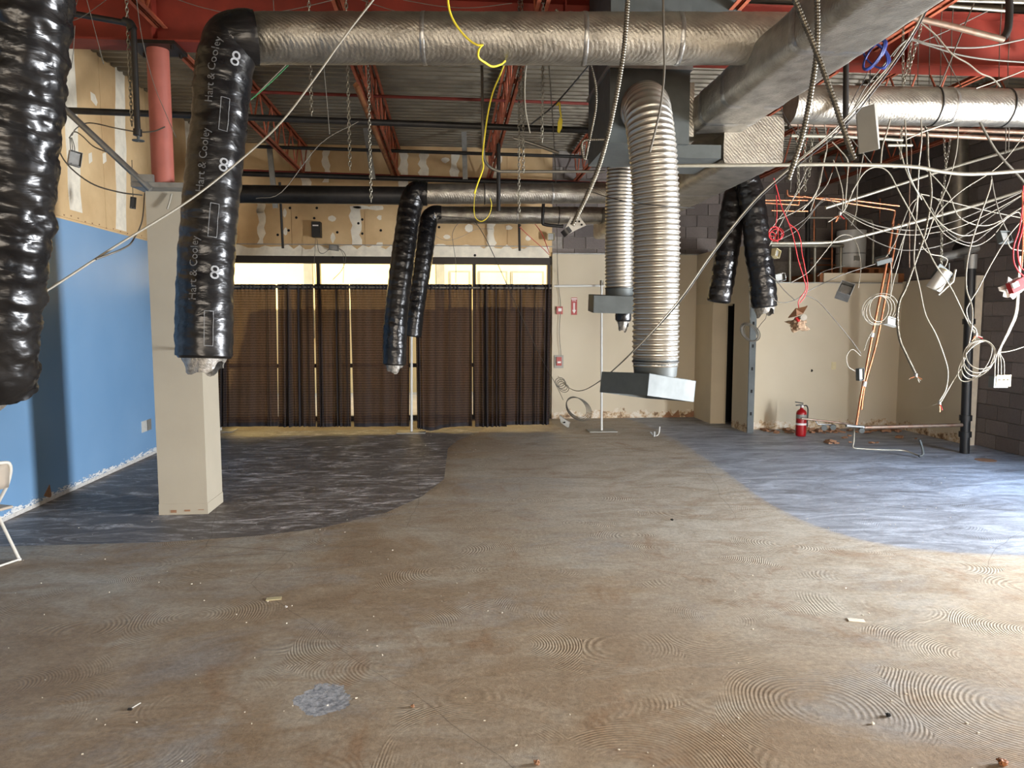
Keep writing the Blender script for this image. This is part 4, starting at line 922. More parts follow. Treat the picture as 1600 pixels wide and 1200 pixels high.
W('cable', 'cable hump rising behind the red wires, upper strand', [(1219, 366), (1256, 344), (1277, 320), (1287, 311), (1295, 310), (1307, 322), (1317, 331)], 0.006, 'gwire', 6.9)
W('cable', 'cable hump rising behind the red wires, lower strand', [(1220, 374), (1244, 361), (1262, 342), (1277, 322), (1290, 312)], 0.006, 'gwire', 7.0)
W('cable', 'tall arched cable looping before the white water heater', [(1237, 441), (1262, 426), (1280, 405), (1300, 380), (1312, 369), (1325, 367), (1335, 374), (1342, 391), (1345, 419), (1341, 450)], 0.006, 'wwire', 6.8)
W('cable', 'dark grey cable from the open box curving over the low wall', [(1369, 412), (1344, 420), (1312, 431), (1272, 450), (1254, 461), (1242, 469), (1225, 473), (1212, 470), (1203, 462)], 0.007, 'gwire', 7.2)
W('cable', 'cable rising left from the red wire knot', [(1202, 430), (1214, 440), (1225, 453), (1242, 469)], 0.007, 'gwire', 7.25)
W('cable', 'grey cable falling right to the small hanging silver box', [(1258, 461), (1277, 470), (1295, 489), (1325, 525), (1345, 552)], 0.007, 'gwire', 7.2)
W('cable', 'white cable falling in a long curve to a frayed end at lower right', [(1435, 300), (1431, 354), (1428, 402), (1430, 419), (1437, 450), (1446, 491), (1462, 522), (1475, 556), (1481, 581), (1478, 608), (1468, 626)], 0.009, 'wwire', 6.0)
W('cable', 'arched cable springing left from the cable hub to the open box', [(1441, 304), (1435, 308), (1422, 321), (1412, 344), (1400, 375), (1391, 392), (1384, 402)], 0.007, 'wwire', 6.6)
W('cable', 'arched cable springing right from the cable hub', [(1438, 303), (1456, 307), (1467, 314), (1472, 325), (1472, 333)], 0.008, 'wwire', 6.6)
W('cable', 'straight white cable left of the ribbed conduit, upper', [(1431, 316), (1415, 362), (1400, 405), (1395, 420)], 0.007, 'wwire', 6.7)
W('cable', 'short white cable hanging free right of the copper pipes', [(1417, 356), (1411, 379), (1404, 412), (1396, 440), (1391, 466)], 0.007, 'wwire', 6.7)
W('cable', 'heavy grey cable slanting down from the right foil duct', [(1531, 191), (1545, 217), (1556, 235), (1570, 252), (1585, 268), (1605, 290)], 0.014, 'gwire', 5.4)
W('cable', 'dark cable dropping to the right open metal box', [(1549, 275), (1553, 300), (1562, 335), (1574, 362)], 0.008, 'gwire', 6.1)
W('cable', 'pair of white cables looping from the left side of the hub', [(1400, 218, 5.9), (1408, 240, 5.9), (1414, 262, 5.9), (1424, 285, 5.9), (1436, 303, 6)], 0.008, 'wwire')
W('cable', 'white cable curving down from the right foil duct, leftmost', [(1414, 187, 5.6), (1416, 225, 5.6), (1418, 262, 5.6), (1428, 290, 5.7), (1440, 312, 5.8)], 0.008, 'wwire')
W('cable', 'white cable curving down from the right foil duct, middle', [(1439, 187, 5.6), (1440, 220, 5.6), (1436, 258, 5.7), (1434, 300, 5.8), (1432, 330, 6)], 0.008, 'wwire')
W('cable', 'pale wire slanting up from the pipe cross to the foil duct', [(1415, 218), (1445, 205), (1490, 190)], 0.009, 'wwire', 5.7)
W('cable', 'grey slanting cable from cover plate to arched conduit', [(1325, 210), (1345, 235), (1362, 256)], 0.007, 'gwire', 6.0)
W('cable', 'white slanting wire before the dark bay, left', [(1202, 384), (1225, 340), (1242, 305), (1262, 262)], 0.006, 'wwire', 6.6)
W('cable', 'second white slanting wire before the dark bay', [(1200, 364), (1222, 335), (1240, 310), (1262, 280)], 0.006, 'wwire', 6.7)
W('cable', 'white cable falling from arched conduit past the twisted wires', [(1290, 238), (1284, 270), (1280, 290), (1268, 312), (1253, 329)], 0.008, 'wwire', 5.9)
W('cable', 'white cable bent sharply beside the twisted wire knot', [(1333, 298), (1327, 312), (1320, 327), (1312, 335), (1294, 347)], 0.008, 'wwire', 6.0)
W('cable', 'white vertical cable falling through the tangle left of centre', [(1300, 222), (1308, 230), (1324, 250), (1324, 275), (1322, 300), (1320, 325)], 0.009, 'wwire', 6.1)
W('cable', 'dark thin cable from low wall box up to the heater', [(1277, 432), (1285, 425), (1300, 420), (1320, 415)], 0.005, 'gwire', 8.5)
more = [([(1288, 190), (1292, 230), (1285, 262), (1276, 300), (1266, 330)], 'thin pale cable slanting left below the foil duct edge', 6.4), ([(1302, 250), (1312, 280), (1317, 305), (1316, 330)], 'thin cable joining the twisted wire end from above', 6.0),
        ([(1300, 270), (1290, 292), (1270, 312), (1240, 332), (1212, 344)], 'pale cable sloping down to the small red tangle', 6.9), ([(1420, 190), (1424, 240), (1421, 300), (1421, 360), (1421, 418)], 'rust-brown rod hanging straight right of the copper pipes', 7.2),
        ([(1498, 190), (1494, 240), (1480, 290), (1462, 330), (1448, 372)], 'cable slanting left before the wide grey flue', 6.2), ([(1395, 262), (1440, 262), (1480, 300), (1500, 340), (1545, 352), (1600, 322)], 'high looping cable crossing the flue', 6.5),
        ([(1352, 190), (1349, 240), (1340, 290), (1338, 330), (1330, 352)], 'thin cable hanging behind the cover plate', 6.6), ([(1600, 212), (1560, 260), (1500, 300), (1462, 338), (1448, 372), (1438, 380)], 'long cable from the right edge to the cable crossing', 6.3),
        ([(1436, 380), (1452, 396), (1470, 400), (1480, 406), (1476, 418)], 'short hooked cable entering the white light housing', 6.25), ([(1574, 378), (1580, 388), (1592, 391), (1606, 392)], 'short white cable leaving the right open box', 5.9),
        ([(1345, 556), (1332, 546), (1323, 556), (1325, 572), (1336, 580)], 'small cable loop beside the narrow silver box', 7.15), ([(1350, 548), (1356, 530), (1364, 516)], 'short cable tied to the copper pipe strap', 7.6)]
for q, lb, Yq in more: W('cable' if 'rod' not in lb else 'hanging_rod', lb, q, 0.0075, 'wwire' if 'rod' not in lb else 'rusty', Yq, cat='cable' if 'rod' not in lb else 'rod')
W('cable', 'cable falling left from the open box over the cream wall', [(1391, 406), (1393, 430), (1391, 462)], 0.007, 'wwire', 7.0)
W('red_wire', 'long red wire slanting down to the hanging plaster chunk', [(1209, 278), (1214, 296), (1222, 325), (1232, 348), (1240, 372), (1247, 405), (1256, 435), (1259, 452), (1248, 470), (1248, 482)], 0.007, 'rwire', 6.2)
W('red_wire', 'red wire branching right of the long one', [(1233, 350), (1245, 360), (1251, 376), (1253, 395), (1258, 420), (1262, 445), (1258, 462), (1250, 473)], 0.006, 'rwire', 6.25)
W('red_wire', 'red wire hanging to the small red tangle at left', [(1213, 305), (1214, 335), (1212, 353), (1216, 366), (1215, 380)], 0.005, 'rwire', 6.3)
tgl = MB()
for k in range(4):
    c = at(1208+random.uniform(-4, 5), 364+random.uniform(-4, 5), Y=6.3); tgl.torus(c, 0.035+0.01*k, 0.004, (random.uniform(-.4, .4), 1, random.uniform(-.4, .4)), 16, 5)
tg(tgl.build('wire_tangle', 'rwire'), 'small red wire tangle beside the right black hose', 'wire')
W('red_wire', 'red cable lying over the girder near the plenum', [(1025, 24, 4.6), (1060, 22, 5.5), (1100, 18, 6.0), (1132, 13, 6.3)], 0.008, 'rwire')
W('red_wire', 'red wires hanging below the girder beside the dark bulkhead bay', [(812, 355, 11.5), (830, 372, 11.8), (845, 385, 12), (858, 398, 12.3)], 0.008, 'rwire')
W('red_wire', 'second red wire looping under the rear foil duct', [(836, 350, 11.6), (845, 362, 11.8), (852, 378, 12), (858, 395, 12.3)], 0.008, 'rwire')
for i, (q, lb) in enumerate([([(1599, 290), (1597, 330), (1592, 360), (1584, 385), (1584, 408), (1590, 422), (1600, 432)], 'bundle of red wires at the right edge, outer strand'),
             ([(1602, 340), (1596, 365), (1590, 390), (1594, 415), (1604, 425)], 'bundle of red wires at the right edge, inner strand'),
             ([(1597, 300), (1599, 350), (1598, 390), (1596, 420)], 'straight salmon wire at the right edge')]):
    W('red_wire', lb, q, 0.008, 'rwire' if i < 2 else 'copper', 5.3)
# cable bundle to the quad outlet box
for i, lb in enumerate(['leftmost', 'second', 'third', 'rightmost']):
    W('cable', lb+' strand of the white bundle above the ivory outlet box', [(1593+i, 400), (1590+i, 445), (1586+i*1.3, 488), (1575+i*1.3, 516), (1560+i, 548), (1555+i*4.5, 565), (1554+i*5, 590)], 0.006, 'wwire', 5.5+0.01*i, group='white cable strands of the outlet box bundle')
coil = MB()
for k in range(5):
    c = at(1531, 554+k*0.6, Y=5.52+0.012*k); coil.torus(c+Vector((random.uniform(-.02, .02), 0.01*k, -0.012*k)), 0.118+0.014*k, 0.0045, (0.15-0.12*k, 1, 0.16*k-0.3), 40, 6, sx=1.08, sz=0.95)
tg(coil.build('cable_coil', 'wwire'), 'loose coil of pale cables beside the black stand pipe', 'cable coil')
W('cable', 'pair of white cables running off the right edge from the coil', [(1560, 551), (1580, 548), (1605, 540)], 0.007, 'wwire', 5.5)
W('cable', 'short bent cable end above the frayed copper tip', [(1512, 498), (1518, 508), (1524, 514), (1526, 522)], 0.010, 'wwire', 5.75)
coil = MB()
for k in range(4):
    c = at(1375+k*0.5, 484, Y=6.9+0.012*k); coil.torus(c+Vector((random.uniform(-.012, .012), 0.01*k, random.uniform(-.012, .012))), 0.130+0.012*k, 0.0045, (0.2*k-0.3, 1, 0.15*k), 36, 6)
tg(coil.build('cable_coil', 'wwire'), 'coil of white cable hooked around the copper pipes', 'cable coil')
coil = MB()
for k in range(5):
    c = at(1172+random.uniform(-3, 3), 520+random.uniform(-2, 2), Y=9.6+0.02*k); coil.torus(c, 0.10+0.01*random.random(), 0.006, (0.5+0.1*k, 1, 0.1*k), 28, 5, sx=0.8+0.05*k, sz=1.3)
tg(coil.build('cable_coil', 'gwire'), 'grey cable coil hanging beside the metal stud edge', 'cable coil')
W('cable', 'cable hanging from the silver lined hose down to the grey coil', [(1170, 430, 9.5), (1171, 470, 9.6), (1172, 500, 9.6)], 0.007, 'gwire')
W('cable', 'grey cable linking the grey coil to the hose end', [(1182, 516, 9.5), (1190, 505, 9.4), (1196, 498, 9.3), (1198, 490, 9.3)], 0.006, 'gwire')
coil = MB()
for k in range(5):
    c = at(903, 636, Y=11.8+0.015*k); coil.torus(c+Vector((0.012*k-0.02, 0.015*k, -0.012*k)), 0.19+0.014*k, 0.0055, (0.35-0.08*k, 1, 0.08*k), 40, 6, sx=0.72, sz=1.05)
tg(coil.build('cable_coil', 'gwire'), 'oval grey cable coil hanging low beside the cream wall', 'cable coil')
coil = MB()
for k in range(4):
    c = at(875+k*2, 597+k*3, Y=12.2); coil.torus(c, 0.08+0.02*random.random(), 0.006, (random.random(), 1, random.random()), 20, 5)
tg(coil.build('wire_tangle', 'gwire'), 'knotted grey wires under the red pull station', 'wire')
coil = MB()
for k in range(6):
    c = at(1367+k*0.8-2, 86, Y=4.8+0.008*k); coil.torus(c, 0.055+0.003*k, 0.006, (1, 0.5+0.2*k, 0), 24, 5, sx=0.8, sz=1.7)
tg(coil.build('cable_coil', 'bwire'), 'blue wire bundle hanging off the trunk duct edge', 'cable coil')
W('cable', 'thin blue-black wire from the blue bundle to the cover plate', [(1360, 105), (1359, 130), (1358, 163)], 0.005, 'dwire', 4.9)
W('cable', 'thin black wire slanting from the blue bundle', [(1359, 104), (1350, 125), (1338, 145), (1325, 172)], 0.004, 'dwire', 4.9)
W('cable', 'green wire slanting beside the lettered black hose', [(455, 97, 5.2), (430, 122, 5.2), (405, 145, 5.2), (388, 158, 5.2)], 0.006, 'greenwire')
W('cable', 'white cable slanting behind the lettered black hose', [(453, 95, 5.3), (425, 123, 5.3), (400, 148, 5.3), (382, 165, 5.3)], 0.006, 'wwire')
for i, (q, lb) in enumerate([([(98, 40), (118, 10), (122, -10)], 'short white wire by the sprinkler pipe at top left'), ([(92, 38), (125, 28), (155, 8), (172, -5)], 'white wire curving up at top left'),
        ([(103, 60), (105, 85), (110, 108), (114, 85), (117, 40)], 'thin V-shaped wire before the drywall at top left'), ([(133, -10), (152, 62), (162, 100), (155, 78)], 'thin hanger wire over the girder at left'),
        ([(212, -10), (222, 60), (240, 130), (258, 175), (275, 215)], 'long thin wire slanting before the red column'), ([(265, -5), (310, 10), (360, 22)], 'thin wire over the girder towards the lettered hose'),
        ([(505, 95), (510, 150), (515, 210)], 'thin straight hanger wire between the two left chains'), ([(400, 310), (440, 300), (500, 225), (560, 190)], 'thin wire slanting below the joists'),
        ([(427, 0), (432, 95)], 'thin vertical wire before the long foil duct'), ([(630, 0), (690, 10), (740, 12), (800, 5)], 'slack wire over the girder, middle'),
        ([(550, -5), (600, 12), (640, 24)], 'slack wire reaching the top of the long foil duct'), ([(400, 32), (420, 22), (470, 12), (520, 0)], 'slack wire above the left end of the foil duct')]):
    W('thin_wire', lb, q, 0.0035, 'gwire', 5.0 if q[0][1] > 20 else 5.3, 'wire', 5, 5)
# hanger wires hanging through the right-hand tangle
for i, (x, y0, y1, Y) in enumerate([(1423, 42, 134, 6.1), (1435, 50, 134, 6.1), (1453, 52, 134, 6.1), (1470, 52, 134, 6.1), (1487, 55, 134, 6.1), (1562, 65, 135, 6.1), (1575, 100, 138, 6.0), (1572, 190, 240, 5.9), (1577, 190, 238, 6.0),
                                    (1247, 185, 210, 6.2), (1272, 185, 212, 6.3), (1340, 262, 300, 6.3), (1236, 265, 300, 6.2)]):
    d = 'before the red girder' if y0 < 110 else 'amid the tangle by the right foil duct'; od = ['first', 'second', 'third', 'fourth', 'fifth', 'sixth', 'seventh', 'fifth', 'sixth', 'second', 'third', 'fourth', 'first'][i]
    w3 = pp([(x, y0), (x-0.4*(i % 3), (y0+y1)/2), (x-1, y1)], Y); w3 = [Vector((w3[0].x, w3[0].y, ZD))]+w3 if y0 < 110 else w3
    tg(MB().tube(w3, 0.004, 5).build('hanger_wire', 'gwire'), od+' thin vertical hanger wire from the left '+d, 'wire', 'thin vertical hanger wires '+d)
# chains ------------------------------------------------------------------
def chain(label, x0, y0, x1, y1, Y, up=False):
    a = at(x0, y0, Y=Y); b = at(x1, y1, Y=Y)
    if up: a = b+(a-b)*((ZD-b.z)/(a.z-b.z))
    d = b-a; L = d.length; lk = 0.034; n = int(L/lk*1.25); m = MB()
    ez = d.normalized(); ex = ez.cross(Vector((0, 1, 0))).normalized(); ey = ez.cross(ex)
    for i in range(n):
        c = a+d*((i+0.5)/n); side = ex if i % 2 else ey; pts = []
        for k in range(9):
            t = 2*math.pi*k/8; pts.append(c+ez*math.cos(t)*lk*0.62+side*math.sin(t)*lk*0.30)
        m.tube(pts, 0.0034, 4, False)
    return tg(m.build('chain', 'chain'), label, 'chain')
chain('steel chain hanging from the foil duct, leftmost under it', 485, 97, 487, 180, 5.4, True)
chain('long steel chain hanging just left of the joist lumber', 543, 97, 547, 265, 5.4, True)
chain('steel chain ending low beside the hanging steel stud', 577, 180, 580, 315, 6.2, True)
chain('steel chain falling before the girder beside the red column', 197, -15, 206, 196, 5.6, True)
chain('steel chain hanging right of the centre joist', 848, 97, 847, 222, 5.6, True)
chain('long steel chain beside the centre joist, left strand', 811, 180, 811, 330, 6.4, True)
chain('long steel chain beside the centre joist, right strand', 817, 150, 818, 270, 6.2, True)
chain('steel chain before the girder at right, vertical strand', 1411, 45, 1411, 134, 5.7, True)
chain('steel chain before the girder at right, slanting strand', 1427, 52, 1412, 132, 5.65)
chain('steel chain before the girder at right, steep slanting strand', 1440, 40, 1418, 118, 5.8)
chain('steel chain hanging behind the crossed ribbed conduits, left', 1246, 212, 1248, 300, 5.9)
chain('steel chain hanging behind the crossed ribbed conduits, middle', 1257, 190, 1258, 298, 5.95)
chain('steel chain hanging behind the crossed ribbed conduits, right', 1270, 210, 1264, 275, 6.0)
chain('steel chain hanging under the right foil duct near its middle', 1409, 188, 1407, 248, 5.9)
chain('left arm of the V-shaped chain before the grey flue', 1475, 216, 1478, 262, 7.2)
chain('right arm of the V-shaped chain before the grey flue', 1485, 216, 1478, 262, 7.2)
chain('chain falling from the V-shaped chain to the swags', 1477, 270, 1474, 305, 7.2)
chain('chain holding the hanging light housing', 1472, 300, 1471, 412, 6.3)
# ------------------------------------------------------------------ PIPES AND CONDUITS
def pipe(name, label, pts, r, mat, Y=None, k=5, cat='pipe', n=12):
    return tg(MB().tube(smooth(pp(pts, Y), k) if len(pts) > 2 else pp(pts, Y), r, n).build(name, mat), label, cat)
sp = thing('sprinkler_drop', 'dark elbowed sprinkler pipe hanging before the bare drywall', 'pipe', tuple(at(214, 222, Y=5.6)))
MB().tube(smooth(pp([(60, 12), (130, 24), (192, 35), (203, 38), (208, 46), (209, 60), (212, 130), (215, 205)], 5.6), 6), 0.021, 14).build('pipe', 'blackpipe', sp)
MB().tube(smooth(pp([(193, 33), (203, 37), (208, 46)], 5.6), 6), 0.031, 14).build('elbow', 'blackpipe', sp)
MB().tube(pp([(215, 202), (215, 212)], 5.6), 0.03, 14).build('reducer', 'blackpipe', sp)
MB().tube(pp([(216, 212), (216, 222)], 5.6), [0.012, 0.008], 10).build('sprinkler_head', 'galv', sp)
q = at(216, 219, Y=5.6); MB().tube([q, q-Vector((0, 0, 0.006))], 0.042, 16).build('deflector', 'galv', sp)
st = MB().tube(pp([(60, 130), (84, 154), (235, 296)], 6.35), 0.026, 4)
tg(st.build('steel_stud', 'galvdull'), 'long grey steel stud slanting down to the pillar top', 'stud')
for (q, lb) in [([(417, 195), (430, 325)], 'grey steel stud hanging left of centre near the back bulkhead'), ([(571, 200), (583, 280)], 'grey steel stud hanging beside the joist lumber'), ([(725, 206), (727, 280)], 'grey steel stud hanging before the bulkhead, right of centre')]:
    Y = 11.3; a, b = pp(q, Y); m = MB()
    ang = math.atan2(b.x-a.x, a.z-b.z)
    m.cbox((a+b)/2, (0.075, 0.004, (a-b).length), (0, -ang, 0)).cbox((a+b)/2+Vector((-0.036, 0.02, 0)), (0.004, 0.04, (a-b).length), (0, -ang, 0)).cbox((a+b)/2+Vector((0.036, 0.02, 0)), (0.004, 0.04, (a-b).length), (0, -ang, 0))
    tg(m.build('steel_stud', 'galvdull'), lb, 'stud')
pipe('conduit', 'conduit dropping from the foil duct and bending right', [(753, 96), (754, 180), (755, 235), (760, 255), (775, 266), (800, 268), (945, 268)], 0.013, 'greypipe', 6.8)
pipe('black_drop_pipe', 'thin black drop pipe before the bulkhead left of the black box', [(437, 285), (442, 388)], 0.02, 'blackpipe', 11.8)
pipe('black_drop_pipe', 'thin black drop pipe beside the dark bay at the window end', [(811, 350), (812, 392)], 0.02, 'blackpipe', 11.9)
pipe('black_drop_pipe', 'black pipe hooking under the rear foil duct', [(849, 318), (848, 345), (852, 351), (880, 354)], 0.022, 'blackpipe', 9.8)
pipe('black_drop_pipe', 'black pipe rising beside the foil ducts, above the thin black cable', [(779, 225), (779, 330)], 0.022, 'blackpipe', 8.0)
pipe('sprinkler_branch', 'grey sprinkler arm angled below the centre joist', [(802, 216), (830, 224), (873, 239)], 0.016, 'greypipe', 7.2)
pipe('rail', 'rust-streaked steel rail under the right foil duct, upper', [(1232, 194), (1420, 200), (1610, 207)], 0.022, 'rusty', 6.6)
pipe('rail', 'rust-streaked steel rail under the right foil duct, lower', [(1300, 205), (1420, 209), (1610, 219)], 0.022, 'rusty', 6.4)
pipe('conduit', 'long pale conduit crossing behind the trunk duct and bowing at right', [(1050, 259), (1200, 258), (1300, 257), (1420, 260), (1470, 268), (1520, 272), (1610, 266)], 0.014, 'conduit', 5.3)
pipe('conduit', 'pale conduit behind the cover plate with brass fitting', [(1236, 212), (1330, 214), (1410, 219)], 0.014, 'conduit', 5.9)
pipe('conduit', 'short pale conduit stub under the pipe cross', [(1387, 227), (1425, 227)], 0.012, 'conduit', 5.9)
pipe('conduit', 'long conduit rising right from the low wall top', [(1200, 380), (1250, 380), (1305, 378), (1350, 368), (1400, 355)], 0.016, 'conduit', 7.4)
pipe('conduit', 'conduit continuing right towards the upper edge', [(1400, 355), (1470, 336), (1540, 316), (1612, 293)], 0.018, 'conduit', 7.4)
pipe('conduit', 'conduit slanting right above the flue', [(1290, 325), (1400, 290), (1500, 258), (1612, 226)], 0.016, 'conduit', 7.6)
pipe('flanged_pipe', 'rusty steel pipe slanting down to the black elbow at top right', [(1420, 26), (1490, 42), (1568, 62)], 0.022, 'rusty', 5.2)
pipe('black_elbow_pipe', 'black pipe dropping from the top right corner to an elbow', [(1577, -15), (1577, 20), (1575, 45), (1568, 60)], 0.026, 'blackpipe', 5.2)
pipe('conduit', 'pale conduit crossing the top right corner', [(1440, 5), (1500, 11), (1572, 17)], 0.012, 'conduit', 5.6)
pipe('conduit', 'second pale conduit crossing the top right corner', [(1478, 0), (1530, 2), (1600, 4)], 0.012, 'conduit', 5.7)
pipe('black_drop_pipe', 'black vertical pipe under the trunk duct beside the cover plate', [(1322, 95), (1321, 200)], 0.022, 'blackpipe', 5.6)
pipe('copper_pipe', 'copper pipe running right under the dark bay, upper', [(1230, 297), (1231, 305), (1240, 307), (1320, 312), (1405, 322)], 0.011, 'copper', 8.0)
pipe('copper_pipe', 'copper pipe running right under the dark bay, lower', [(1255, 307), (1310, 315), (1360, 323), (1394, 328), (1398, 333), (1394, 350)], 0.011, 'copper', 7.9)
pipe('copper_pipe', 'short copper pipe pair beside the black hose, upper', [(1192, 313), (1262, 313)], 0.010, 'copper', 8.1)
pipe('copper_pipe', 'short copper pipe pair beside the black hose, lower', [(1192, 317), (1242, 320), (1248, 319), (1248, 300)], 0.010, 'copper', 8.1)
pipe('copper_pipe', 'rust-coloured thin pipe with a coupling in the dark bay', [(1205, 329), (1250, 330), (1262, 330)], 0.010, 'copper', 8.3)
cp = thing('copper_riser', 'leaning pair of copper pipes rising from the floor manifold', 'pipe', tuple(at(1340, 668, Y=8.75)))
MB().tube(smooth(pp([(1396, 345), (1391, 380), (1382, 430), (1362, 530), (1346, 615), (1338, 664)], 8.7), 5), 0.016, 12).build('front_pipe', 'copper', cp)
MB().tube(smooth(pp([(1404, 350), (1397, 390), (1390, 430), (1371, 530), (1352, 600), (1346, 640)], 8.8), 5), 0.014, 12).build('rear_pipe', 'copper', cp)
MB().tube(pp([(1364, 520), (1362, 527)], 8.69), 0.024, 10).build('pipe_strap', 'whiteplastic', cp)
MB().tube(pp([(1352, 596), (1350, 604)], 8.69), 0.024, 10).build('pipe_strap', 'whiteplastic', cp)
mf = thing('copper_manifold', 'horizontal copper pipe assembly just above the floor by the black pipe', 'pipe', tuple(at(1400, 712, z=0)))
MB().tube(pp([(1350, 668), (1503, 664)], 8.75), 0.026, 14).build('main_pipe', 'rusty', mf)
MB().tube(pp([(1252, 654), (1300, 659), (1345, 666)], 8.9), 0.013, 10).build('branch_pipe', 'rusty', mf)
MB().tube([at(1346, 671, Y=8.75), at(1347, 673, Y=8.6)], 0.032, 14).build('fitting', 'galv', mf)
MB().tube(pp([(1322, 665), (1352, 668)], 8.75), 0.02, 10).build('valve_body', 'galvdull', mf)
for (cx, cy) in ((1288, 668), (1302, 667)): MB().tube([at(cx, cy, Y=8.9), at(cx, cy+1, Y=8.78)], 0.035, 12).build('valve_handle', 'galv', mf)
MB().tube(pp([(1275, 658), (1278, 663), (1300, 664)], 8.9), 0.010, 8).build('valve_body', 'galvdull', mf)
MB().tube(smooth(pp([(1335, 670, 8.75), (1334, 690, 8.75), (1333, 699, 8.75), (1345, 701, 8.75), (1380, 703, 8.7), (1412, 704, 8.7), (1436, 712, 8.55)]), 4), 0.010, 8).build('drain_pipe', 'conduit', mf)
MB().tube(smooth(pp([(1436, 713, 8.5), (1442, 710, 8.5), (1441, 700, 8.5), (1437, 687, 8.5)]), 4), 0.014, 10).build('hooked_spout', 'galv', mf)
bp = thing('stand_pipe', 'black plastic stand pipe rising from the floor at right', 'pipe', tuple(at(1507, 708, z=0)))
B0 = at(1507, 708, z=0); B1 = at(1517, 408, Y=B0.y)
MB().tube([B0, B1], 0.058, 20).build('pipe', 'blackbox', bp)
for row in (682, 656, 505): t = (708-row)/300; q = B0.lerp(B1, t); MB().tube([q, q+(B1-B0).normalized()*0.07], 0.075, 20).build('coupling', 'blackbox', bp)
q = B0.lerp(B1, 0.985); MB().tube([q-Vector((0, 0, .06)), q+Vector((0, 0, 0.12))], 0.07, 20).build('top_collar', 'galvdull', bp)
MB().tube([at(1345, 667, Y=8.75)+Vector((0, 0, 0)), at(1347, 667, Y=8.75)], 0.03, 10).build('tee', 'blackbox', bp) if False else None
fl = thing('flue_pipe', 'wide grey vertical flue pipe before the block wall', 'pipe', tuple(at(1493, 380, Y=9.6)))
MB().tube(pp([(1496, 380), (1497, 170)], 9.6), 0.13, 28).build('pipe', 'greypipe', fl)
MB().tube(pp([(1470, 402), (1500, 396), (1526, 386)], 9.0), [0.055, 0.06, 0.06], 18).build('branch_pipe', 'galvdull', fl)
MB().tube(pp([(1496, 385), (1512, 393)], 9.3), 0.09, 20).build('elbow', 'blackpipe', fl)
# steel studs and heater in the dark bay
for i, (x0, y0, x1, y1) in enumerate([(1234, 385, 1234, 441), (1273, 385, 1273, 441), (1314, 382, 1313, 441), (1335, 350, 1364, 412)]):
    if i == 3: continue
    pipe('bay_stud', ['left', 'middle', 'right'][i]+' of three pale steel studs standing over the low wall', [(x0, y0), (x1, y1)], 0.028, 'conduit', 11.3, cat='stud', n=4)
pipe('bay_rail', 'horizontal pale track on top of the three short studs', [(1205, 384), (1318, 384)], 0.03, 'conduit', 11.28, cat='rail', n=4)
pipe('bay_conduit', 'bent pale conduit framing the water heater', [(1262, 340), (1330, 341), (1355, 344), (1364, 352), (1364, 412)], 0.018, 'conduit', 11.2)
for i, (x, y0, y1) in enumerate([(1272, 310, 440), (1300, 345, 440), (1262, 320, 441), (1375, 310, 400), (1325, 300, 365)]):
    pipe('bay_pipe', ['rust-brown thin pipe standing in the dark bay', 'rust-brown pipe left of the water heater', 'black post at the left of the dark bay', 'thin copper pipe right of the water heater', 'thin grey pipe above the water heater'][i], [(x, y0), (x, y1)], [0.014, 0.014, 0.04, 0.012, 0.01][i], ['copper', 'copper', 'blackpipe', 'copper', 'greypipe'][i], 11.6+0.1*i)
pipe('bay_pipe', 'horizontal copper pipe behind the studs, upper', [(1252, 404), (1300, 404)], 0.012, 'copper', 11.9)
pipe('bay_pipe', 'horizontal copper pipe behind the studs, lower', [(1252, 414), (1308, 414)], 0.012, 'copper', 11.9)
hc = at(1331, 412, Y=11.8)
h = thing('water_heater', 'white cylindrical water heater on a wooden pallet in the dark bay', 'water heater', (hc.x, 11.85, 2.62))
zt2 = at(1331, 361, Y=11.85).z
MB().tube([(hc.x, 11.85, 2.62), (hc.x, 11.85, zt2)], 0.235, 32).build('tank', 'whiteplastic', h)
MB().tube([(hc.x, 11.85, 2.86), (hc.x, 11.85, 2.88)], 0.24, 32).build('band', 'galvdull', h)
MB().tube([(hc.x-0.1, 11.85, zt2), (hc.x-0.1, 11.85, zt2+0.2)], 0.014, 10).build('inlet_pipe', 'copper', h)
MB().cbox((hc.x-0.02, 11.61, 2.78), (0.1, 0.02, 0.08)).build('control_box', 'greyplate', h)
pal = thing('wooden_pallet', 'wooden pallet under the water heater', 'pallet', (hc.x+0.2, 11.85, 2.5))
MB().box((hc.x-0.35, 11.5, 2.595), (hc.x+0.55, 12.2, 2.62)).build('deck_board', 'wood', pal)
for dx in (-0.33, -0.1, 0.13, 0.3, 0.46): MB().box((hc.x+dx, 11.5, 2.5), (hc.x+dx+0.09, 12.2, 2.595)).build('stringer', 'wood', pal)
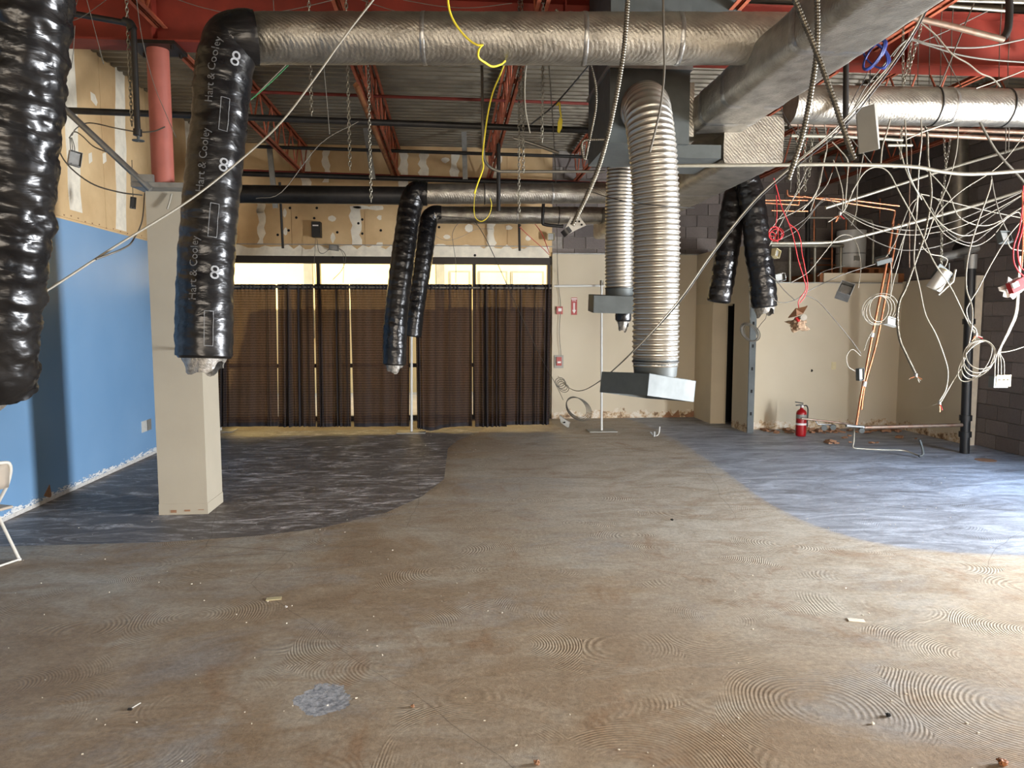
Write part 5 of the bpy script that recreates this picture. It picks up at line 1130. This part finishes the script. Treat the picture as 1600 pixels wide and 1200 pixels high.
# ------------------------------------------------------------------ BOXES AND DEVICES
def rbox(name, label, cat, c, size, rot, mat, extra=None):
    th = thing(name, label, cat, tuple(c)); from mathutils import Euler
    E_ = Euler(rot).to_matrix(); h = [s_/2 for s_ in size]; m = Matrix.Translation(c) @ E_.to_4x4(); w_ = 0.004; b = MB()
    b.box((-h[0], h[1]-w_, -h[2]), (h[0], h[1], h[2]), m)
    for sx in (-1, 1): b.box((sx*h[0]-w_/2, -h[1], -h[2]), (sx*h[0]+w_/2, h[1], h[2]), m); b.box((-h[0], -h[1], sx*h[2]-w_/2), (h[0], h[1], sx*h[2]+w_/2), m)
    b.build('housing', mat, th)
    MB().box((-h[0]*0.85, -h[1]*0.2, -h[2]*0.85), (h[0]*0.85, -h[1]*0.15, h[2]*0.85), m).build('inner_plate', extra or 'galvdull', th)
    for sx in (-1, 1): MB().tube([m @ Vector((sx*h[0]*0.6, -h[1]*1.02, -h[2]*0.9)), m @ Vector((sx*h[0]*0.6, -h[1]*1.1, -h[2]*0.9))], 0.006, 8).build('screw', 'galv', th)
    return th
R_ = math.radians
cpth = thing('cover_plate', 'blank grey metal cover plate hanging before the right foil duct', 'plate', tuple(at(1355, 200, Y=4.9)))
c = at(1355, 200, Y=4.9)
P4 = [at(1338, 170, Y=4.9), at(1366, 162, Y=4.82), at(1373, 233, Y=4.82), at(1343, 240, Y=4.9)]
MB().prism(P4, (0, 0.012, 0)).build('plate', 'greyplate', cpth)
MB().prism([P4[1], at(1370, 158, Y=4.86), at(1375, 232, Y=4.86), P4[2]], (0, 0.01, 0)).build('folded_lip', 'greyplate', cpth)
rbox('junction_box', 'open galvanised junction box at the end of the swagged cables, right', 'box', at(1569, 371, Y=6.0), (0.12, 0.05, 0.10), (R_(-20), 0, R_(15)), 'galv')
rbox('junction_box', 'open junction box hanging right of the copper pipes', 'box', at(1380, 406, Y=7.0), (0.14, 0.05, 0.09), (R_(-60), R_(-15), R_(-20)), 'galv', 'whiteplastic')
rbox('junction_box', 'deep grey box hanging at the top of the low cream wall', 'box', at(1320, 455, Y=7.1), (0.13, 0.14, 0.14), (R_(-30), R_(20), R_(-30)), 'galvdull')
rbox('junction_box', 'narrow silver box hanging beside the copper pipes', 'box', at(1344, 585, Y=7.2), (0.065, 0.05, 0.125), (R_(0), R_(-5), R_(15)), 'galv', 'whiteplastic')
rbox('junction_box', 'small white box hooked in the white cable coil', 'box', at(1392, 503, Y=6.95), (0.13, 0.06, 0.075), (R_(-10), R_(15), R_(10)), 'whiteplastic')
rbox('junction_box', 'small pale box dangling under the red tangle', 'box', at(1212, 396, Y=7.3), (0.08, 0.06, 0.08), (0, R_(20), R_(30)), 'ivory')
rbox('junction_box', 'grey box lying on the low wall top beside the hose end', 'box', at(1216, 434, Y=7.6), (0.13, 0.08, 0.08), (0, R_(-12), R_(10)), 'galvdull')
rbox('junction_box', 'small grey box on the bulkhead below the black box', 'box', at(522, 387, Y=12.5), (0.16, 0.06, 0.09), (0, R_(8), 0), 'galvdull')
rbox('junction_box', 'small ivory box on the post above the window end', 'box', at(861, 370, Y=12.4), (0.11, 0.05, 0.12), (0, 0, 0), 'ivory')
rbox('junction_box', 'grey metal box hanging on the bare drywall at upper left', 'box', at(117, 248, Y=7.1), (0.10, 0.05, 0.13), (0, R_(10), R_(40)), 'galvdull')
for i, dx in enumerate((0, 3, 6)): W('cable', ['left', 'middle', 'right'][i]+' of three short wires entering the grey drywall box', [(109+dx*0.5, 215), (110+dx, 228), (111+dx, 241)], 0.006, 'gwire', 7.1)
rbox('junction_box', 'small black box hanging over the drywall edge above the blue wall', 'box', at(208, 317, Y=7.6), (0.05, 0.03, 0.11), (0, R_(6), R_(20)), 'blackbox', 'blackbox')
W('cable', 'wire holding the small black box over the blue wall', [(206, 250, 7.6), (207, 285, 7.6), (208, 311, 7.6)], 0.005, 'dwire')
lh = thing('light_housing', 'white recessed light housing dangling beside its bent bracket', 'light fixture', tuple(at(1470, 440, Y=6.3)))
a_, b_ = at(1478, 422, Y=6.25), at(1458, 452, Y=6.3)
MB().tube([a_, b_], [0.055, 0.068], 24, False).build('can', 'whiteplastic', lh); MB().tube([a_, a_.lerp(b_, .05)], 0.056, 24).build('cap', 'ivory', lh)
MB().cbox(at(1471, 430, Y=6.34), (0.16, 0.012, 0.15), (0, R_(35), 0)).build('mounting_plate', 'galv', lh)
MB().tube([at(1493, 421, Y=6.2), at(1489, 440, Y=6.2), at(1466, 461, Y=6.2)], 0.010, 8).build('bracket_strip', 'wwire', lh)
MB().tube([at(1483, 411, Y=6.35), at(1482, 445, Y=6.35)], 0.006, 6).build('hanger_bar', 'galv', lh)
# plaster chunk with red wires
def chunk(name, label, cat, c, s_, mat, seed, flat=0.5):
    bm_ = bmesh.new(); bmesh.ops.create_icosphere(bm_, subdivisions=3, radius=1)
    for v in bm_.verts:
        k = 0.7+0.55*mnoise.noise(v.co*1.7+Vector((seed, 0, 0)))+0.2*mnoise.noise(v.co*5); v.co = Vector((v.co.x*s_[0]*k, v.co.y*s_[1]*k, v.co.z*s_[2]*k))
    vs = [c+v.co for v in bm_.verts]; fs = [tuple(v.index for v in f.verts) for f in bm_.faces]; bm_.free()
    return MB().add(vs, fs)
ck = thing('plaster_chunk', 'torn brown plaster chunk hanging from red wires over the cream wall', 'debris', tuple(at(1247, 500, Y=6.2)))
chunk('', '', '', at(1246, 507, Y=6.2), (0.13, 0.07, 0.085), 'crud', 3).build('gypsum_lump', 'crud', ck)
MB().prism([at(1232, 497, Y=6.15), at(1244, 482, Y=6.2), at(1252, 483, Y=6.2), at(1262, 478, Y=6.15), (at(1255, 490, Y=6.15)), at(1245, 494, Y=6.1)], (0.005, 0.02, 0.005)).build('paper_flap', 'brownpaper', ck)
MB().tube(pp([(1244, 496), (1248, 502)], 6.14), 0.015, 10).build('red_connector', 'redenamel', ck)
MB().tube([at(1255, 496, Y=6.15), at(1256, 496, Y=6.1)], 0.028, 14).build('metal_ring', 'galvdull', ck)
ra = thing('alarm_strobe', 'red alarm device wrapped in torn white plaster at the right edge', 'alarm', tuple(at(1585, 448, Y=5.3)))
chunk('', '', '', at(1584, 449, Y=5.34), (0.115, 0.04, 0.09), 'mudwhite', 8).build('plaster_remnant', 'mudwhite', ra)
MB().cbox(at(1588, 446, Y=5.26), (0.12, 0.05, 0.085), (0, R_(-25), 0)).build('red_housing', 'redenamel', ra)
MB().cbox(at(1586, 445, Y=5.225), (0.05, 0.02, 0.04), (0, R_(-25), 0)).build('lens', 'signwhite', ra)
# quad outlet box
oc = at(1568, 595, Y=5.5)
ob = thing('outlet_box', 'ivory-faced outlet box hanging from the white bundle at right', 'outlet', tuple(oc))
MB().cbox(oc+Vector((-0.02, 0.03, -0.01)), (0.125, 0.06, 0.095)).build('steel_box', 'galv', ob)
MB().cbox(oc, (0.125, 0.006, 0.095)).build('face_plate', 'ivory', ob)
for dx in (-0.038, 0, 0.038):
    for s_ in (-0.006, 0.006): MB().cbox(oc+Vector((dx+s_, -0.005, 0.008)), (0.003, 0.003, 0.014)).build('slot', 'hole', ob)
# frayed ends
def frayed(label, c, seed):
    random.seed(seed); th = thing('frayed_cable_end', label, 'cable end', tuple(c))
    for k in range(5):
        d = Vector((random.uniform(-1, 1), random.uniform(-.5, .5), random.uniform(-1.2, -.1))).normalized()
        MB().tube(smooth([c, c+d*0.03, c+d*0.06+Vector((0, 0, random.uniform(-.02, .02)))], 3), 0.004, 5).build('strand', random.choice(['copper', 'wwire', 'rwire', 'wwire']), th)
    MB().tube([c+Vector((0, 0, 0.02)), c-Vector((0, 0, 0.01))], 0.013, 10).build('ferrule', 'galvdull', th)
frayed('frayed end of the ribbed conduit over the low wall', at(1431, 587, Y=6.2), 1)
frayed('frayed white and red cable end near the floor at right', at(1468, 630, Y=5.95), 2)
frayed('frayed copper cable tip before the black stand pipe', at(1525, 524, Y=5.75), 3)
frayed('twisted wire end with a red cap in the dark bay', at(1312, 335, Y=5.95), 4)
random.seed(11)
br = thing('conduit_bracket', 'grey perforated bracket at the end of the curving ribbed conduit', 'bracket', tuple(at(895, 350, Y=4.0)))
MB().prism([at(880, 362, Y=4.0), at(892, 340, Y=4.0), at(905, 338, Y=4.0), at(916, 352, Y=4.0), at(903, 358, Y=4.0), at(884, 368, Y=4.0)], (0, 0.02, 0)).build('plate', 'galvdull', br)
MB().tube(pp([(882, 358), (888, 366)], 3.96), 0.028, 14).build('clamp', 'blackpipe', br)
for (u, v) in ((899, 346), (909, 351), (905, 346)): MB().tube([at(u, v, Y=4.0), at(u, v, Y=3.99)], 0.006, 8).build('hole', 'hole', br)
yt = thing('yellow_tag', 'yellow plastic tag dangling from a thin rod under the deck', 'tag', tuple(at(874, 190, Y=6.6)))
MB().tube(smooth(pp([(870, 165), (874, 160), (875, 172), (877, 183)], 6.6), 4), 0.008, 6).build('tie', 'ywire', yt)
MB().prism(pp([(875, 182), (879, 186), (878, 200), (874, 208), (871, 205), (872, 190)], 6.6), (0, 0.02, 0)).build('tag_body', 'ywire', yt)
pipe('thin_rod', 'thin dark rod slanting under the deck behind the yellow tag', [(829, 195), (870, 160), (922, 100)], 0.007, 'blackpipe', 6.9, cat='rod')
# bulkhead device
bx = thing('wall_device', 'black box with a white label mounted on the bulkhead over the curtains', 'box', tuple(at(495, 372, Y=12.5)))
A = at(488, 347, Y=12.5); B = at(502, 371, Y=12.5); MB().box((A.x, 12.42, B.z), (B.x, 12.59, A.z)).build('case', 'blackbox', bx)
MB().box((A.x+0.02, 12.415, A.z-0.075), (B.x-0.03, 12.42, A.z-0.055)).build('label_strip', 'signwhite', bx)
W('cable', 'thin wire falling from the black box past the transom', [(493, 372), (492, 395), (491, 415), (494, 445)], 0.006, 'gwire', 12.35)
W('cable', 'thin wire looping from the black box to the small grey box', [(495, 373), (498, 392), (505, 396), (514, 390)], 0.006, 'gwire', 12.4)
W('cable', 'grey cable hanging split below the small grey box', [(530, 388), (538, 395), (540, 405), (534, 422), (520, 437)], 0.007, 'gwire', 12.3)
W('cable', 'straight wire hanging below the small grey box', [(530, 389), (536, 398), (537, 420), (536, 442)], 0.005, 'gwire', 12.32)
W('cable', 'tall thin loop of wire before the bulkhead right of centre', [(712, 442, 11.9), (712, 410, 11.9), (708, 380, 11.9), (707, 365, 11.9), (715, 350, 11.9), (728, 345, 11.9), (745, 352, 11.9)], 0.006, 'gwire')
W('cable', 'thin pale wire looping behind the rear black hose', [(676, 365, 12), (690, 374, 12), (705, 375, 12), (725, 368, 12), (745, 358, 12), (770, 358, 12)], 0.004, 'wwire')
# alarm devices on the cream wall (YB-0.05 face)
YW = YB-0.05
sg = thing('extinguisher_sign', 'red and white fire extinguisher arrow sign on the cream wall', 'sign', tuple(at(897, 492, Y=YW)))
A = at(892.5, 465, Y=YW); B = at(901.5, 492, Y=YW)
MB().box((A.x, YW-0.006, B.z), (B.x, YW, A.z)).build('panel', 'redenamel', sg)
W_ = B.x-A.x; H_ = A.z-B.z; cx = (A.x+B.x)/2; yf = YW-0.009
MB().box((A.x+W_*.04, YW-0.008, A.z-H_*.10), (B.x-W_*.04, YW-0.006, A.z-H_*.04)).build('white_band', 'signwhite', sg)
MB().prism([(cx-W_*.14, yf, A.z-H_*.3), (cx+W_*.14, yf, A.z-H_*.3), (cx+W_*.14, yf, B.z+H_*.28), (cx+W_*.32, yf, B.z+H_*.28), (cx, yf, B.z+H_*.07), (cx-W_*.32, yf, B.z+H_*.28), (cx-W_*.14, yf, B.z+H_*.28)], (0, 0.002, 0)).build('arrow', 'signwhite', sg)
def flat_text(body, size, c, mat, par, rotv=False, nrm_y=-1):
    vs, fs = text_mesh(body, size); out = []
    for v in vs:
        x, y = (v.x, v.y) if not rotv else (v.y, -v.x)
        out.append((c[0]+x, c[1], c[2]+y))
    MB().add(out, fs).build('lettering', mat, par)
flat_text('FIRE', H_*0.13, (cx, yf, A.z-H_*.18), 'signwhite', sg)
flat_text('EXTINGUISHER', H_*0.055, (cx, yf-0.002, (A.z+B.z)/2-H_*0.0), 'redenamel', sg, True)
al = thing('alarm_horn', 'small red alarm horn on the cream wall left of the arrow sign', 'alarm', tuple(at(874, 491, Y=YW)))
A = at(869, 479, Y=YW); B = at(878.5, 491, Y=YW)
MB().box((A.x, YW-0.05, B.z), (B.x, YW, A.z)).build('case', 'redenamel', al); MB().box((A.x+0.03, YW-0.055, B.z+0.05), (B.x-0.02, YW-0.05, A.z-0.03)).build('strobe_lens', 'signwhite', al)
ps = thing('pull_station', 'red fire alarm pull station with clear cover on the cream wall', 'alarm', tuple(at(872, 575, Y=YW)))
A = at(866, 555, Y=YW); B = at(880, 575, Y=YW)
MB().box((A.x, YW-0.02, B.z), (B.x, YW, A.z)).build('clear_cover', 'greyplate', ps); MB().box((A.x+0.035, YW-0.05, B.z+0.045), (B.x-0.035, YW-0.02, A.z-0.03)).build('case', 'redenamel', ps)
MB().box((A.x+0.05, YW-0.058, B.z+0.09), (B.x-0.05, YW-0.05, B.z+0.12)).build('pull_handle', 'signwhite', ps)
wp = thing('floor_receptacle', 'grey tilted metal plate hanging just above the floor by the cable coil', 'box', tuple(at(882, 668, Y=11.5)))
MB().prism(pp([(874, 649), (882, 655), (890, 660), (888, 669), (876, 660)], 11.5), (0.02, 0.05, 0)).build('plate', 'greyplate', wp)
MB().cbox(at(882, 660, Y=11.47), (0.03, 0.01, 0.02)).build('knockout', 'hole', wp)
# outlets
def wplate(label, px, py, X=None, Y=None, w_=0.075, h_=0.115, mat='ivory'):
    c = at(px, py, X=X, Y=Y); th = thing('wall_outlet', label, 'outlet', tuple(c))
    if X is not None:
        MB().cbox(c+Vector((0.003, 0, 0)), (0.006, w_, h_)).build('plate', mat, th)
        for dz in (-0.025, 0.025): MB().cbox(c+Vector((0.008, 0, dz)), (0.005, 0.034, 0.03)).build('receptacle', mat, th)
    else:
        MB().cbox(c+Vector((0, -0.003, 0)), (w_, 0.006, h_)).build('plate', mat, th)
        for dz in (-0.025, 0.025): MB().cbox(c+Vector((0, -0.008, dz)), (0.034, 0.005, 0.03)).build('receptacle', 'ivory', th)
wplate('left of two pale cover plates low on the blue wall', 225.5, 666, X=XL, w_=0.17, h_=0.14, mat='whiteplastic')
wplate('right of two pale cover plates low on the blue wall', 232.5, 663.5, X=XL, w_=0.13, h_=0.14, mat='greyplate')
wplate('ivory outlet low on the cream low wall', 1302.5, 571.5, Y=YR, w_=0.075, h_=0.12)
hl = tg(MB().tube([at(1268, 579, Y=YR), at(1268, 579, Y=YR-0.004)], 0.022, 12).build('wall_hole', 'hole'), 'small round dark hole in the low cream wall', 'hole')
# fire extinguisher
ex = at(1251, 680, z=0); ex.y = 10.35; ex.x = at(1251, 680, Y=10.35).x
fe = thing('fire_extinguisher', 'red fire extinguisher standing on the floor before the low cream wall', 'extinguisher', (ex.x, ex.y, 0))
prof = [(0.0, 0.065), (0.01, 0.074), (0.03, 0.076), (0.34, 0.076), (0.37, 0.07), (0.395, 0.05), (0.41, 0.026), (0.43, 0.022)]
MB().tube([Vector((ex.x, ex.y, z)) for z, r in prof], [r for z, r in prof], 28).build('cylinder', 'redenamel', fe)
MB().tube([Vector((ex.x, ex.y, 0.17)), Vector((ex.x, ex.y, 0.20))], 0.0775, 28).build('label_band', 'signwhite', fe)
MB().tube([Vector((ex.x, ex.y, 0.27)), Vector((ex.x, ex.y, 0.33))], 0.0772, 28).build('instruction_band', 'greyplate', fe)
MB().tube([Vector((ex.x, ex.y, 0.43)), Vector((ex.x, ex.y, 0.475))], 0.02, 14).build('valve', 'galvdull', fe)
MB().prism([Vector((ex.x-0.09, ex.y-0.01, 0.46)), Vector((ex.x+0.02, ex.y-0.01, 0.47)), Vector((ex.x+0.02, ex.y-0.01, 0.485)), Vector((ex.x-0.09, ex.y-0.01, 0.475))], (0, 0.02, 0)).build('lower_lever', 'blackbox', fe)
MB().prism([Vector((ex.x-0.10, ex.y-0.01, 0.51)), Vector((ex.x+0.02, ex.y-0.01, 0.49)), Vector((ex.x+0.02, ex.y-0.01, 0.505)), Vector((ex.x-0.10, ex.y-0.01, 0.525))], (0, 0.02, 0)).build('upper_lever', 'blackbox', fe)
MB().tube([Vector((ex.x, ex.y-0.02, 0.45)), Vector((ex.x, ex.y-0.035, 0.45))], 0.018, 12).build('gauge', 'signwhite', fe)
MB().tube(smooth([Vector((ex.x+0.02, ex.y, 0.455)), Vector((ex.x+0.075, ex.y, 0.46)), Vector((ex.x+0.10, ex.y, 0.40)), Vector((ex.x+0.10, ex.y, 0.28)), Vector((ex.x+0.095, ex.y, 0.20))], 6), 0.010, 10).build('hose', 'blackbox', fe)
MB().tube([Vector((ex.x+0.095, ex.y, 0.20)), Vector((ex.x+0.09, ex.y, 0.14))], [0.014, 0.017], 10).build('nozzle', 'blackbox', fe)
# folding chair at the left edge
def chair():
    o = at(28, 878, z=0); th = thing('folding_chair', 'white folding chair at the left edge on the tan floor', 'chair', (o.x-0.25, o.y+0.0, 0))
    ang = R_(68); M_ = Matrix.Translation(Vector((o.x-0.26, o.y-0.07, 0))) @ Matrix.Rotation(ang, 4, 'Z') @ Matrix.Diagonal((0.95, 0.95, 0.90, 1))
    T = lambda *p: M_ @ Vector(p)
    # local: x across, y forward; back at y=-0.18
    for sx in (-1, 1):
        x = sx*0.215
        MB().tube(smooth([T(x, 0.23, 0.0), T(x, 0.06, 0.36), T(x, -0.10, 0.60), T(x, -0.15, 0.72), T(x*0.96, -0.165, 0.775)], 5), 0.0125, 10).build('leg', 'chairwhite', th)
        MB().tube([T(x*0.9, -0.22, 0.0), T(x*0.9, 0.02, 0.43)], 0.0115, 10).build('leg', 'chairwhite', th)
    MB().tube(smooth([T(-0.206, -0.165, 0.775), T(-0.17, -0.17, 0.81), T(0, -0.172, 0.82), T(0.17, -0.17, 0.81), T(0.206, -0.165, 0.775)], 5), 0.0125, 10).build('top_rail', 'chairwhite', th)
    MB().tube([T(-0.2, -0.22, 0.015), T(0.2, -0.22, 0.015)], 0.008, 8).build('rear_stretcher', 'chairwhite', th)
    MB().tube([T(-0.215, 0.20, 0.06), T(0.215, 0.20, 0.06)], 0.008, 8).build('front_stretcher', 'chairwhite', th)
    bk = MB(); vs = []
    for j in range(5):
        for i in range(9):
            u = i/8*2-1; z = 0.60+0.2*j/4; vs.append(T(u*0.20, -0.145-0.02*(1-u*u)-0.02*j/4-0.0, z))
    bk.add(vs, [(j*9+i, j*9+i+1, (j+1)*9+i+1, (j+1)*9+i) for j in range(4) for i in range(8)], True)
    b = bk.build('backrest', 'chairgrey', th); md = b.modifiers.new('solid', 'SOLIDIFY'); md.thickness = 0.012
    st_ = MB(); st_.cbox(T(0, 0.04, 0.44), (0.40, 0.40, 0.022), (0, 0, ang)); s_ = st_.build('seat', 'chairgrey', th)
    md = s_.modifiers.new('bev', 'BEVEL'); md.width = 0.02; md.segments = 3
chair()
# ------------------------------------------------------------------ FLOOR BITS
def chip(label, px, py, sx, sy, h, mat, rz=0.3, cat='debris', name='floor_chip'):
    c = at(px, py, z=0); return tg(MB().cbox((c.x, c.y, h/2+0.001), (sx, sy, h), (0, 0, rz)).build(name, mat), label, cat)
chip('flat beige tile scrap on the floor left of centre', 428, 936, 0.09, 0.045, 0.004, 'ivory', 0.15)
chip('flat pale tile scrap on the floor at right', 1338, 970, 0.09, 0.045, 0.004, 'mud', -0.3)
n_ = at(203, 1108, z=0.004); nl = thing('bent_nail', 'small shiny bent nail on the floor at lower left', 'nail', tuple(n_))
MB().tube([n_, n_+Vector((0.035, 0.03, 0.012))], 0.003, 6).build('shank', 'whiteplastic', nl); MB().cbox(n_, (0.018, 0.01, 0.008)).build('head', 'blackpipe', nl)
for (px, py, lb, m_, s_) in [(1566, 1191, 'small round rusty lump at the lower right corner', 'wood', 0.022), (839, 1191, 'small dark pebble at the bottom centre of the floor', 'brownpaper', 0.017), (1388, 1117, 'dark crumb on the floor at lower right', 'hole', 0.014), (1364, 1130, 'pale crumb on the floor at lower right', 'mud', 0.010),
                             (1050, 812, 'dark fastener stub in the middle of the floor', 'hole', 0.016), (645, 1103, 'dark crumb on the floor below centre', 'brownpaper', 0.012), (447, 948, 'white crumb beside the beige tile scrap', 'mudwhite', 0.010)]:
    c = at(px, py, z=s_*0.5); tg(chunk('', '', '', c, (s_, s_, s_*0.7), m_, px).build('pebble', m_), lb, 'debris')
sc_ = thing('pipe_stub', 'small forked metal stub sticking out of the floor', 'pipe', tuple(at(1022, 682, z=0)))
c = at(1022, 682, z=0)
MB().tube([c, c+Vector((0.0, 0, 0.08))], 0.022, 10).build('stub', 'galvdull', sc_); MB().tube(smooth([c+Vector((0.03, 0, 0.01)), c+Vector((0.07, 0, 0.04)), c+Vector((0.085, 0, 0.15))], 4), 0.010, 8).build('prong', 'whiteplastic', sc_)
MB().tube([c, c+Vector((-0.06, 0, 0.07))], 0.008, 8).build('prong', 'galvdull', sc_)
dq = at(1540, 719, z=0.001); tg(MB().tube([dq, dq+Vector((0, 0, 0.004))], 0.12, 20).build('floor_drain', 'brownpaper'), 'flat rusty floor drain cover near the block wall', 'drain')
deb = MB()
for k in range(420):
    y = random.uniform(2.4, 12.0); x = random.uniform(max(XL+0.1, -0.68*y+0.2), min(6.9, 0.82*y)); s_ = random.uniform(0.002, 0.006)
    deb.cbox((x, y, s_*0.3), (s_*random.uniform(.8, 2.2), s_, s_*0.6), (0, 0, random.uniform(0, 3)))
o = deb.build('floor_grit', 'mud', base=True); o['kind'] = 'stuff'; o['label'] = 'pale plaster grit scattered over the whole concrete floor'; o['category'] = 'debris'
deb = MB()
for k in range(70):
    x = random.uniform(4.9, 7.1); y = random.uniform(10.55, 10.95) if random.random() < .7 else random.uniform(9.6, 10.9); s_ = random.uniform(0.02, 0.09)
    deb.cbox((x, y, s_*0.2), (s_*random.uniform(.8, 2), s_, s_*0.4), (random.uniform(-.3, .3), random.uniform(-.3, .3), random.uniform(0, 3)))
o = deb.build('rubble', 'brownpaper', base=True); o['kind'] = 'stuff'; o['label'] = 'torn brown drywall rubble along the foot of the low wall'; o['category'] = 'debris'
